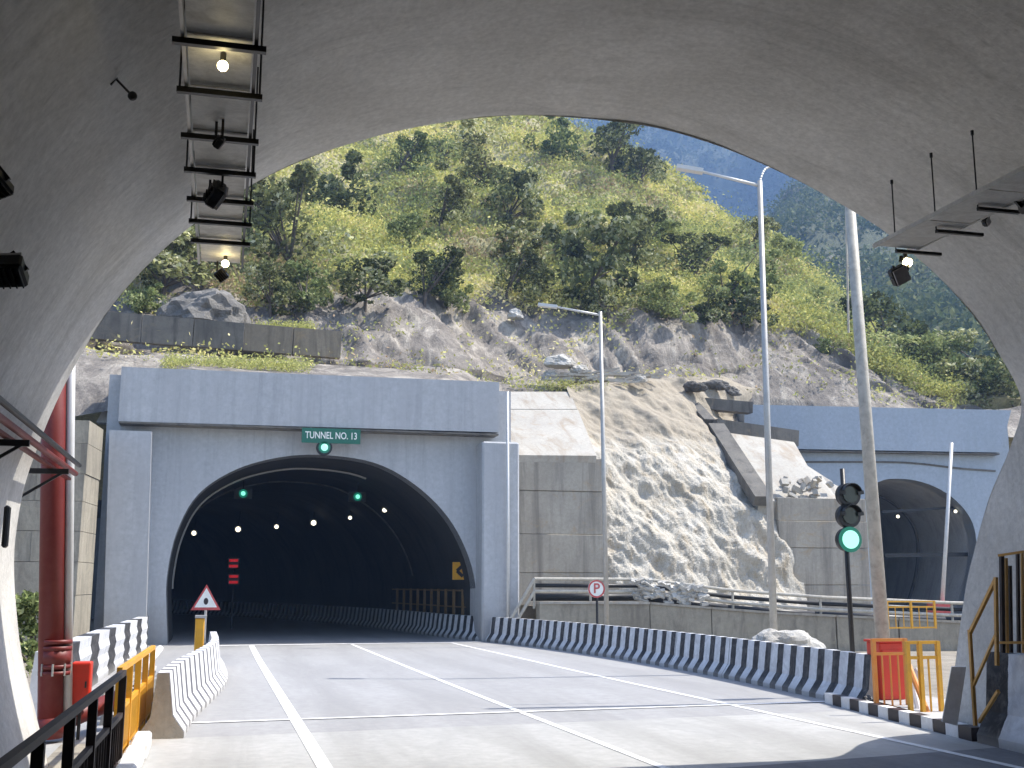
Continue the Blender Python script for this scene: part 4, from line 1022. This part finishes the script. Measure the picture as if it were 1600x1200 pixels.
# red pipe along the left wall on brackets
t = thing('wall_pipe', 'pair of red and dark pipes on black brackets along the left wall', 'pipe', (-1.7, 8, 3.4))
MB().tube((-1.92, -20, 3.42), (-1.92, 15.6, 3.40), 0.035, n=10).build('red_pipe', M['pipe_red'], t, True)
MB().tube((-1.86, -20, 3.53), (-1.88, 15.6, 3.51), 0.03, n=10).build('dark_pipe', M['black'], t, True)
MB().bar((-2.0, -20, 3.34), (-2.0, 15.6, 3.33), 0.06, 0.03).build('channel', M['pipe_red'], t)
for y in (-2, 2, 5.5, 8.6, 11.2, 14.0):
    b_ = MB().bar((-2.3, y, 3.28), (-1.8, y, 3.28), .05, .06).build('bracket', M['black'], t)
    MB().bar((-2.3, y, 2.98), (-1.86, y, 3.27), .03, .03).build('strut', M['black'], b_)
o = MB().box((-2.12, 12.2, 2.55), (0.05, 0.14, 0.42), None, .02).build('junction_box', M['black']); recentre(o, (-2.12, 12.2, 2.4)); tag(o, 'slim black box fixed low on the left tunnel wall', 'box')

# ---------------------------------------------------------------- trays and lamps under the vault
t = thing('cable_tray', 'ladder shaped cable tray of pale sheets hanging at the upper left', 'cable tray', (-0.16, 9, 5.4))
MB_z = 5.40
for y0, y1 in ((3.6, 4.55), (4.55, 5.5), (5.5, 6.25), (6.25, 6.95), (6.95, 7.75), (7.75, 8.55), (8.55, 9.35), (9.35, 10.1), (10.1, 10.75), (10.75, 11.4), (11.4, 12.3)):
    MB().span((-0.37, y0 + .01, 5.46), (0.04, y1 - .01, 5.475)).build('sheet', M['tray'], t)
for x in (-0.395, 0.065):
    MB().span((x - .012, 3.6, 5.44), (x + .012, 12.35, 5.53)).build('side_rail', M['galv'] if x < 0 else M['black'], t)
for y in (4.6, 5.5, 6.25, 7.0, 7.75, 8.6, 9.35, 10.1, 10.75, 11.4):
    MB().bar((-0.46, y, 5.415), (0.13, y, 5.415), .045, .04).build('rung', M['black'], t)
for y in (4.6, 6.25, 7.75, 9.35, 10.75):
    for x in (-0.44, 0.11):
        zt_ = 5.45
        while zt_ < 7.6:
            zt_ += 0.05
            if zt_ > 5.3 + 2.15 * (1 - ((x - 4.1) / 6.1) ** 2) ** .5 * 1.0 + 0.0: break
        MB().tube((x, y, 5.43), (x, y, min(zt_, 6.4)), .008, n=5).build('hanger_rod', M['black'], t)

def flood(label, c, w, rot, lit=None, glass='lamp_glass', bracket=Vector((0, 0, .3)), grp='floodlights under the vault'):
    """box floodlight: finned body, glass face towards local -Y, yoke and bracket"""
    t = thing('floodlight', label, 'floodlight', tuple(c), grp)
    Rm = rot
    b = MB().box(c, (w, w * .55, w * 1.05), Rm, w * .08).build('body', M['black'], t)
    m = MB()
    for i in range(5): m.box(c + Rm @ Vector((-w * .4 + i * w * .2, w * .33, 0)), (w * .04, w * .14, w * .8), Rm)
    m.build('fin', M['black'], b)
    MB().box(c + Rm @ Vector((0, -w * .32, 0)), (w * .88, w * .09, w * .92), Rm).build('glass', M[glass], b)
    for s in (-1, 1): MB().bar(c + Rm @ Vector((s * w * .54, 0, 0)), c + Rm @ Vector((s * w * .54, 0, 0)) * 1 + bracket * .7, .02, .03).build('yoke', M['black'], t)
    MB().tube(c + bracket * .7, c + bracket, .022, n=6).build('stem', M['black'], t)
    return t
def rot(ax, ay, az): return (Matrix.Rotation(R(az), 3, 'Z') @ Matrix.Rotation(R(ay), 3, 'Y') @ Matrix.Rotation(R(ax), 3, 'X'))
flood('big black floodlight tilted under the fifth rung of the tray', at(337, 304, 9.5), 0.19, rot(30, 38, 130))
flood('small black lamp hanging higher under the tray', at(342, 222, 8.35), 0.085, rot(30, 35, 130))
flood('dark floodlight against brush at the tray end', at(346, 430, 12.25), 0.12, rot(-40, 30, 150))
for i, (px, py, Y, r) in enumerate(((348, 103, 7.15, .036), (352, 412, 12.0, .04), (1418, 410, 9.6, .048))):
    c = at(px, py, Y)
    t = thing('bulb_lamp', ('glowing round bulb under the cable tray near the top edge', 'glowing round bulb at the lower end of the cable tray', 'glowing round bulb above the square floodlight at right')[i], 'lamp', tuple(c), 'glowing bulbs under the vault')
    MB().ball(c, r, n=14).build('bulb', M['lamp'], t, True)
    MB().tube(c + Vector((0, .02, r * .8)), c + Vector((0, .04, r + .07)), .02, n=8).build('socket', M['black'], t)
# right tray
t = thing('cable_tray', 'narrow pale cable tray hung on rods along the right shoulder', 'cable tray', (6.1, 8, 5.1))
ztr = 5.12
for y0 in np.arange(2.6, 8.9, 0.8): MB().span((5.86, y0 + .01, ztr), (6.26, y0 + .79, ztr + .015)).build('sheet', M['tray_white'], t)
for x in (5.84, 6.28): MB().span((x - .012, 2.6, ztr - .003), (x + .012, 9.05, ztr + .035)).build('side_rail', M['tray_white'], t)
for (px, py, px2, py2, Y) in ((1400, 392, 1470, 397, 9.0), (1463, 361, 1535, 363, 8.35), (1528, 326, 1592, 329, 7.75)):
    a = at(px, py, Y); b = at(px2, py2, Y); b.z = a.z
    r_ = MB().bar(a, b, .035, .028).build('trapeze_bar', M['black'], t)
    tp = hit_vault(px + (0 if px < 1450 else -2), py - 125)
    MB().tube(a, (a.x, a.y, at(px, py - (106 if px < 1450 else 116), Y).z), .0065, n=6).build('hanger_rod', M['black'], r_); MB().tube((a.x, a.y, at(px, py - (104 if px < 1450 else 114), Y).z), (a.x, a.y, at(px, py - (110 if px < 1450 else 121), Y).z), .014, n=6).build('anchor', M['black'], r_)
flood('square floodlight with pale glass hanging off the right tray end', at(1405, 430, 9.6), 0.17, rot(22, -28, -14), bracket=Vector((.04, 0, .2)))
flood('little floodlight clipped behind the second bar of the right tray', at(1541, 346, 8.2), 0.07, rot(20, -50, 10), bracket=Vector((0, 0, .12)))
flood('floodlight cut by the right picture edge on the tray', at(1606, 318, 7.6), 0.14, rot(20, -30, 0), bracket=Vector((-.1, 0, .1)))
# left wall floodlights
flood('round backed black floodlight low on the left edge of the vault', at(14, 424, 6.4), 0.17, rot(-60, 5, 175), bracket=Vector((-.12, 0, .14)))
flood('black floodlight higher at the left edge of the vault', at(-8, 290, 5.7), 0.13, rot(-60, 20, 160), bracket=Vector((-.1, 0, .12)))
# detector on the left shoulder
q = hit_vault(183, 125); q2 = at(207, 150, q.y - .1)
t = thing('detector', 'tiny black detector on a forked bracket on the left shoulder of vault', 'detector', tuple(q))
MB().bar(q, q2, .015, .015).build('arm', M['black'], t)
MB().bar(q + Vector((-.045, 0, -.04)), q + Vector((.02, 0, .06)), .02, .02).build('bracket', M['black'], t)
MB().ball(q2, .035).build('head', M['black'], t, True)

# ---------------------------------------------------------------- orange fences and clutter on the right
def gate(label, x0px, x1px, ytop, ybot, Y, mat, n_bal, posts=(0, 1), Y2=None, name='guard_fence'):
    a = at(x0px, ybot, Y); b = at(x1px, ybot, Y2 or Y); zt_ = at(x0px, ytop, Y).z
    t = thing(name, label, 'fence', tuple(a))
    zb = min(a.z, b.z)
    a = Vector((a.x, a.y, zb)); b = Vector((b.x, b.y, zb)); up = Vector((0, 0, 1))
    H = zt_ - zb
    for h in (1.0, 0.8, 0.04): MB().bar(a + up * H * h, b + up * H * h, .04, .045).build('rail', mat, t)
    for s in posts:
        q = a.lerp(b, s); MB().bar(q, q + up * (H + .02), .06, .06).build('post', mat, t)
    for i in range(1, n_bal):
        q = a.lerp(b, i / n_bal)
        MB().bar(q + up * H * .05, q + up * H * .78, .022, .022).build('baluster', mat, t)
    return t
gate('orange guard fence enclosing the red cabinet', 1370, 1420, 1000, 1108, 15.9, M['orange'], 4, (0, 1), name='guard_fence')
gate('ochre fence panel beside the red cabinet', 1424, 1472, 1004, 1122, 15.0, M['yellow'], 3, (0, 0.4, 1))
gate('small distant orange fence below the right portal', 1388, 1462, 940, 982, 30, M['yellow'], 6, (0, .5, 1))
a = at(1380, 1108, 16.6); b = at(1417, 1108, 16.6); zt_ = at(1400, 1004, 16.6).z
t = thing('red_cabinet', 'tall red metal cabinet behind the orange guard fence', 'cabinet', (a.x, 16.6, .13))
MB().span((a.x, 16.6, .13), (b.x, 17.0, zt_), .015).build('body', M['red'], t)
MB().span((a.x + .03, 16.575, .2), (b.x - .03, 16.597, zt_ - .12)).build('door', M['red'], t)
MB().span((a.x - .02, 16.56, zt_ + .003), (b.x + .02, 17.04, zt_ + .04)).build('lid', M['red'], t)
# leaning striped pole, hoses and cloth
o = MB().tube(at(1420, 1040, 15.6), at(1455, 1128, 14.9), .045, n=8).build('leaning_pole', M['orange']); recentre(o, at(1455, 1128, 14.9)); tag(o, 'orange pole leaning inside the fence right of the red cabinet', 'pole')
o = MB().tube(at(1424, 1060, 15.7), at(1440, 1128, 15.3), .05, n=8).tube(at(1432, 1045, 15.7), at(1440, 1062, 15.6), .05, n=8).build('bent_pipe', M['white']); recentre(o, at(1440, 1128, 15.3)); tag(o, 'short bent white pipe beside the leaning orange pole', 'pipe')
boulder('black ball sized lump on the kerb by the orange fence', at(1356, 1098, 16.5), (.085, .085, .1), 'black', 20)
q = [at(1487, 1042, 13.0), at(1510, 1042, 13.0), at(1496, 1134, 12.75), at(1472, 1128, 12.75)]
o = MB().prism(q, (.05, .08, 0)).build('leaning_slab', M['white']); recentre(o, q[3]); tag(o, 'grey concrete slab leaning between the fence and the tunnel wall', 'slab')
# ramp railing on the right wall
t = thing('ramp_railing', 'sloping orange handrail climbing the right tunnel wall', 'railing', tuple(at(1523, 1133, 12.75)))
pA = [at(1516, 988, 12.75), at(1556, 905, 12.0)]; pB = [at(1521, 1072, 12.75), at(1556, 992, 12.0)]
MB().bar(*pA, .04, .045).build('rail', M['ochre'], t); MB().bar(*pB, .03, .035).build('rail', M['ochre'], t)
MB().bar(at(1515, 984, 12.75), at(1524, 1134, 12.75), .04, .04).build('post', M['ochre'], t)
MB().bar(at(1556, 902, 12.0), at(1558, 1040, 12.0), .04, .04).build('post', M['ochre'], t)
MB().bar(at(1530, 1128, 12.7), at(1560, 1080, 12.1), .035, .04).build('brace', M['ochre'], t)
# railing on the tall barrier
t = thing('barrier_railing', 'tall dark brown and ochre railing on top of the right barrier', 'railing', tuple(at(1572, 1022, 12.2)))
for (px, y0, y1, mt, w) in ((1567, 868, 1020, 'rail_dark', .045), (1574, 872, 1020, 'ochre', .03), (1580, 884, 1020, 'rail_dark', .035), (1592, 862, 1020, 'rail_dark', .035), (1599, 862, 1020, 'ochre', .03)):
    MB().bar(at(px, y1, 12.2), at(px - 2, y0, 12.2), w, w).build('post', M[mt], t)
MB().bar(at(1560, 868, 12.19), at(1600, 862, 11.9), .03, .03).build('rail', M['ochre'], t)
MB().bar(at(1562, 1004, 12.19), at(1602, 1004, 11.9), .03, .03).build('rail', M['ochre'], t)
# rubble beside left barrier
m = MB(); random.seed(9)
for i in range(30):
    q = Vector((random.uniform(-1.6, -1.0), random.uniform(17.5, 22), random.uniform(.0, .5)))
    m.box(q, (random.uniform(.1, .35),) * 3, Matrix.Rotation(random.random() * 3, 3, 'X') @ Matrix.Rotation(random.random() * 3, 3, 'Y'))
o = m.build('rubble', M['boulder']); o['kind'] = 'stuff'; tag(o, 'heap of pale rubble between white barrier and striped parapet', 'rubble')
o = MB().tube((-1.2, 19.3, .55), (-0.95, 20.0, .92), .055, n=10).build('pipe_stub', M['white'], None, True); recentre(o, (-1.25, 18.6, .6)); tag(o, 'pinkish white pipe stub poking up from the rubble', 'pipe')

# ---------------------------------------------------------------- vegetation
def leaves(C, rad, size, rngl, flat=0.6, ref=None):
    """random quads of given size around centres C (N,3); returns verts"""
    n_ = len(C)
    d = rngl.normal(size=(n_, 3)); d /= np.linalg.norm(d, axis=1)[:, None]
    a = np.cross(d, rngl.normal(size=(n_, 3))); a /= np.linalg.norm(a, axis=1)[:, None]
    b = np.cross(d, a)
    sz = (size * rngl.uniform(0.6, 1.4, n_))[:, None]
    if ref: sz = sz * np.clip(C[:, 1:2] / ref, 0.35, 1.3)
    a = a * sz; b = b * sz * flat
    return np.stack([C - a, C - b * .9, C + a, C + b * .9], axis=1).reshape(-1, 3)
def crown(seed, sx, sz, nl, size, gaps=0.0):
    g = np.random.default_rng(seed); nb = 22; lean = g.normal(size=2) * .18
    cs = []
    for i in range(nb):
        th_ = g.uniform(0, 2 * math.pi); r = g.uniform(0.1, 1.0) * sx; h = g.uniform(0.12, 1.0) * sz
        rr_ = r * (1.15 - 0.75 * abs(h / sz - 0.45))
        cs.append((math.cos(th_) * rr_ + lean[0] * h, math.sin(th_) * rr_ + lean[1] * h, h, g.uniform(.14, .42) * sx))
    cs = np.array(cs); k = g.integers(0, nb, nl)
    d = g.normal(size=(nl, 3)); d /= np.linalg.norm(d, axis=1)[:, None]
    rad = cs[k, 3] * g.uniform(0.45, 1.08, nl) ** 0.5
    P_ = cs[k, :3] + d * rad[:, None] * np.array([1, 1, .8])
    tone = np.clip(0.45 + 0.26 * g.normal(size=nl) + (g.uniform(size=nb)[k] - .5) * .7, 0, 1)
    return leaves(P_, 0, size, g), tone, cs
CROWN = []
for i in range(9):
    V, tn, cs = crown(100 + i, 1.0, 1.5 + .25 * (i % 3), 3000, 0.058 + .012 * (i % 2))
    CROWN.append((V, tn, cs))
crown_mesh = {}
def crown_data(i, matname):
    if (i, matname) not in crown_mesh:
        V, tn, cs = CROWN[i]
        o = fast_mesh('crown', V, len(tn), M[matname], {'tone': tn}); crown_mesh[(i, matname)] = o.data; bpy.data.objects.remove(o)
    return crown_mesh[(i, matname)]
trunk_mesh = {}
def trunk_data(i):
    if i not in trunk_mesh:
        cs = CROWN[i][2]; m = MB().tube((0, 0, -.5), (0.03, 0, .55), .07, .045, 7)
        for c_ in cs[:9]: m.tube((0.02, 0, .45), (c_[0], c_[1], c_[2]), .032, .01, 5, caps=False)
        o = m.build('trunk', M['bark']); trunk_mesh[i] = o.data; bpy.data.objects.remove(o)
    return trunk_mesh[i]
def hill_point(px, py, G=HG):
    """nearest grid point of the hillside to a sight line"""
    d = ray(px, py); d = np.array(d) / np.linalg.norm(d); v = G.reshape(-1, 3) - np.array([0, 0, EYE])
    t_ = v @ d; e = np.linalg.norm(v - t_[:, None] * d, axis=1) / np.maximum(t_, 1)
    i = int(np.argmin(e + (t_ < 1) * 9)); return Vector(G.reshape(-1, 3)[i])
def tree(px, py, s, mat, label, group, kind='bush', G=HG, sq=1.0):
    b = hill_point(px, py, G); i = random.randrange(9)
    t = bpy.data.objects.new(kind, None); COL.objects.link(t); t.location = b - Vector((0, 0, .1 * s)); t.rotation_euler = (0, 0, random.random() * 6.28); t.scale = (s * random.uniform(.85, 1.35), s * random.uniform(.85, 1.2), s * random.uniform(.75, 1.1))
    tag(t, label, 'tree' if kind == 'tree' else 'bush', group)
    for nm, me in (('crown', crown_data(i, mat)), ('trunk', trunk_data(i))):
        c_ = bpy.data.objects.new(nm, me); COL.objects.link(c_); c_.parent = t
    return t
random.seed(21)
T = [  # px, py of the foot, size, material, label
 (455, 425, 4.6, 'leaf_dark', 'big dark tree right beside the lower end of the cable tray', 'tree'),
 (520, 400, 4.0, 'leaf_dark', 'dark round tree second from the cable tray', 'tree'),
 (430, 350, 3.6, 'leaf_dark', 'dark tree just under the vault edge right of the tray', 'tree'),
 (500, 330, 4.2, 'leaf_dark', 'upper dark tree right of the tray close to the vault edge', 'tree'),
 (420, 480, 2.9, 'leaf_dark', 'dark bush in the gully behind the grey outcrop', 'bush'),
 (480, 470, 2.3, 'leaf_mid', 'greyish bush at the gully head right of the outcrop', 'bush'),
 (255, 455, 3.0, 'leaf_dark', 'dark bush left of the tray above the outcrop', 'bush'),
 (300, 420, 2.8, 'leaf_dark', 'bush hidden partly by the end of the tray', 'bush'),
 (215, 480, 1.6, 'leaf_mid', 'yellow green bush at the left foot of the vault opening', 'bush'),
 (570, 470, 2.6, 'leaf_dark', 'brown green bush on the lip of the rock cut', 'bush'),
 (660, 465, 3.0, 'leaf_dark', 'dark bush spilling over the middle of the rock cut', 'bush'),
 (700, 470, 2.2, 'leaf_mid', 'lighter bush next to the dark one spilling over the cut', 'bush'),
 (690, 350, 3.0, 'leaf_dark', 'dark round bush in the middle of the green slope', 'bush'),
 (770, 300, 4.0, 'leaf_dark', 'dark tree under the highest point of the slope', 'tree'),
 (790, 350, 3.6, 'leaf_dark', 'dark tree below the slope centre', 'tree'),
 (800, 410, 3.6, 'leaf_dark', 'tall dark tree above the white boulder', 'tree'),
 (790, 462, 2.6, 'leaf_dark', 'dark bush right above the white boulder', 'bush'),
 (860, 460, 2.8, 'leaf_dark', 'dark bush above the arm of the second lamp', 'bush'),
 (930, 455, 4.6, 'leaf_dark', 'largest dark tree above the second lamp pole', 'tree'),
 (985, 430, 4.0, 'leaf_dark', 'broad dark tree right of the largest one', 'tree'),
 (950, 490, 2.6, 'leaf_dark', 'low dark bush over the rock under the largest tree', 'bush'),
 (1040, 490, 2.6, 'leaf_mid', 'pale green bush at the lip of the cut left of the tall lamp', 'bush'),
 (1085, 430, 3.6, 'leaf_dark', 'dark tree midway between the two lamp poles', 'tree'),
 (1130, 470, 3.2, 'leaf_mid', 'grey green tree just left of the tall lamp pole', 'tree'),
 (1160, 500, 2.4, 'leaf_dark', 'dark bush at the cut edge beside the tall lamp pole', 'bush'),
 (1100, 500, 2.0, 'leaf_dark', 'small dark bush at the cut edge further left of the pole', 'bush'),
 (1180, 375, 3.0, 'leaf_dark', 'dark tree on the skyline behind the tall lamp pole', 'tree'),
 (1215, 400, 2.6, 'leaf_mid', 'green tree on the skyline right of the tall lamp pole', 'tree'),
 (955, 262, 5.4, 'leaf_dark', 'tall dark tree on the hill crest against the blue mountain', 'tree'),
 (1000, 280, 4.6, 'leaf_dark', 'dark crest tree second from the left on the skyline', 'tree'),
 (1040, 305, 3.6, 'leaf_dark', 'dark crest tree behind the tip of the lamp arm', 'tree'),
 (790, 205, 5.0, 'leaf_dark', 'dark tree touching the top of the vault opening', 'tree'),
 (870, 240, 3.6, 'leaf_mid', 'green tree left of the crest trees', 'tree'),
 (700, 240, 3.0, 'leaf_mid', 'green tree high on the slope left of centre', 'tree'),
 (620, 262, 2.8, 'leaf_mid', 'small green tree below the vault edge on the upper slope', 'tree'),
 (640, 380, 2.2, 'leaf_mid', 'green bush in the yellow brush left of centre', 'bush'),
 (880, 390, 2.8, 'leaf_mid', 'green bush left above the largest tree', 'bush'),
 (1020, 370, 2.4, 'leaf_mid', 'green bush below the crest right of centre', 'bush'),
 (1255, 480, 1.8, 'leaf_mid', 'yellow green bush on the falling ridge right of the tall lamp', 'bush'),
 (1300, 540, 1.5, 'leaf_mid', 'low bush on the ridge left of the leaning pole', 'bush'),
]
for px, py, s, mt, lab, kd in T: tree(px, py + 12, s * (0.58 if py > 300 else 0.68), mt, lab, 'bushes and trees on the near hillside', kd)
# trees above the right portal
T2 = [(1390, 560, 2.6, 'leaf_dark', 'dark tree just right of the leaning pole'), (1385, 625, 2.2, 'leaf_dark', 'shadowy bush beside the sandy mound'),
      (1440, 600, 2.4, 'leaf_mid', 'dull green tree above the cornice of the right portal'), (1450, 645, 2.2, 'leaf_dark', 'dark bush resting behind the right portal cornice'),
      (1485, 600, 2.6, 'leaf_mid', 'pale leafy tree above the middle of the right cornice'), (1500, 640, 2.0, 'leaf_dark', 'low dark bush near the right end of the cornice'),
      (1530, 610, 2.4, 'leaf_dark', 'bright topped dark tree near the right vault edge'), (1560, 640, 2.2, 'leaf_mid', 'green bush at the right end of the cornice'),
      (1590, 650, 2.2, 'leaf_mid', 'bush half hidden by the right vault edge'), (1420, 565, 2.2, 'leaf_mid', 'yellowish tree behind the dark one by the leaning pole'),
      (1560, 590, 2.2, 'leaf_dark', 'dark tree touching the right vault edge')]
for px, py, s, mt, lab in T2:
    p_ = at(px, py + 20, 62 - (px - 1385) * .02)
    t = tree(px, py, s * 0.95, mt, lab, 'trees above the right portal', 'tree'); t.location = p_
# plant at the foot of the block wall
t = tree(60, 1050, .9, 'leaf_mid', 'dusty bush behind the red pipe at the wall foot', None, 'bush'); t.location = (-3.1, 21.5, 0.1)

# brush covering the slope, as one uncountable mass
def scatter(G, P_, ok, n_, per, rad, size, tonef, seed, lift=0.2, squash=.6, ref=None):
    g = np.random.default_rng(seed); Vn, Un, _ = G.shape
    c = []; tn = []
    tries = 0
    while len(c) < n_ and tries < n_ * 12:
        tries += 1
        j = g.uniform(0, Vn - 1.001); i = g.uniform(0, Un - 1.001); j0, i0 = int(j), int(i)
        s = P_[j0, i0]; p = G[j0, i0] * (1 - (j - j0)) + G[j0 + 1, i0] * (j - j0); p = p + (G[j0, i0 + 1] - G[j0, i0]) * (i - i0)
        if not ok(s[0], s[1], p, g): continue
        c.append(p); tn.append(tonef(p))
    c = np.array(c); tn = np.array(tn); m_ = len(c)
    k = np.repeat(np.arange(m_), per); sc = g.uniform(.5, 1.5, m_)[k][:, None]
    off = g.normal(size=(m_ * per, 3)) * rad * sc * np.array([1, 1, squash]); off[:, 2] = np.abs(off[:, 2]) + lift * 0
    Q = c[k] + off
    tone = np.clip(tn[k] + g.normal(size=m_ * per) * .10 + off[:, 2] / rad * 0.0, 0, 1)
    return leaves(Q, 0, size, g, ref=ref), tone
def brush_tone(p):
    v = Vector(p); a = mn.noise(v * 0.09) * .5 + mn.noise(v * 0.3 + Vector((5, 5, 5))) * .4 + mn.noise(v * .8) * .25
    return 0.60 + a * 0.75
def brush_ok(px, s, p, g):
    if s > 5.12 or px < 120 or px > 1480: return False
    if s > 3.0: return True
    if s > 2.8: return g.uniform() < (s - 2.8) * 3.5
    if s > 2.0: return g.uniform() < 0.008 * (1 + (mn.noise(Vector(p) * .3) > .25) * 6)
    if 1.0 < s <= 2.0: return g.uniform() < 0.015
    return False
V, tn = scatter(HG, HP, brush_ok, 34000, 10, 0.42, 0.15, brush_tone, 3, ref=85)
o_V, o_t = scatter(HG, HP, lambda px, s, p, g: 120 < px < 1450 and 3.02 < s < 5.1 and mn.noise(Vector(p) * .13 + Vector((2, 8, 1))) > -.05, 430, 130, 0.85, 0.12, lambda p: .5 + mn.noise(Vector(p) * .5) * .5, 15, squash=.8, ref=85)
o = fast_mesh('scrub', o_V, len(o_t), M['leaf_mid'], {'tone': o_t}); o['kind'] = 'stuff'; tag(o, 'mid green scrub clumps merging over the near hillside', 'scrub')
o = fast_mesh('undergrowth', V, len(tn), M['leaf_brush'], {'tone': tn}); o['kind'] = 'stuff'; tag(o, 'yellow green brush and dry scrub covering the near hillside', 'undergrowth')
# weeds on the bench above the portal
g = np.random.default_rng(8); C_ = []
for i in range(900):
    px = g.uniform(255, 480); C_.append(at(px, 566 + (px - 250) * .02 + g.uniform(-4, 10), g.uniform(41.5, 44.5)))
for i in range(350):
    px = g.uniform(400, 490); C_.append(at(px, g.uniform(508, 520), g.uniform(46.4, 47.2)))
for i in range(120):
    px = 880 + g.normal() * 38; C_.append(at(px, g.uniform(596, 608), g.uniform(46.8, 47.6)))
C_ = np.array([tuple(x) for x in C_]); k = np.repeat(np.arange(len(C_)), 10); Q = C_[k] + g.normal(size=(len(k), 3)) * .13
o = fast_mesh('weeds', leaves(Q, 0, .06, g, .35), len(k), M['leaf_brush'], {'tone': np.clip(.68 + g.normal(size=len(k)) * .12, 0, 1)}); o['kind'] = 'stuff'; tag(o, 'bright green weeds on the bench above the blue portal', 'weeds')
# wooded ridge and mountain woods
def f_ok(px, s, p, g): return s < 3.1 and g.uniform() < 0.25 + 0.75 * (mn.noise(Vector(p) * .05) > -.15)
V, tn = scatter(RG, RP, f_ok, 9000, 22, 1.5, 0.46, lambda p: 0.5 + mn.noise(Vector(p) * .05) * .5 + mn.noise(Vector(p) * .25) * .35, 5, squash=1.0)
o = fast_mesh('forest', V, len(tn), M['leaf_forest'], {'tone': tn}); o['kind'] = 'stuff'; tag(o, 'hazy woodland covering the ridge behind the right portal', 'forest')
V, tn = scatter(MG, MP, lambda px, s, p, g: s < 3.1 and px > 700 and px < 1500, 9000, 12, 3.6, 1.5, lambda p: 0.45 + mn.noise(Vector(p) * .02) * .5 + mn.noise(Vector(p) * .1) * .35, 6, squash=1.0)
o = fast_mesh('forest', V, len(tn), M['leaf_forest'], {'tone': tn}); o['kind'] = 'stuff'; tag(o, 'far blue woodland on the mountain under the vault edge', 'forest')

# ---------------------------------------------------------------- haze
m = bpy.data.materials.new('haze_air'); m.use_nodes = True; n_ = m.node_tree
for x in list(n_.nodes): n_.nodes.remove(x)
out = n_.nodes.new('ShaderNodeOutputMaterial'); pv = n_.nodes.new('ShaderNodeVolumePrincipled')
pv.inputs['Color'].default_value = (0.34, 0.56, 1.0, 1); pv.inputs['Density'].default_value = 0.00075; pv.inputs['Anisotropy'].default_value = 0.1
n_.links.new(pv.outputs[0], out.inputs['Volume'])
o = MB().span((-1000, -60, -1.3), (1700, 1300, 450)).build('haze', m); o['kind'] = 'stuff'; tag(o, 'thin blue haze in the valley air', 'haze')
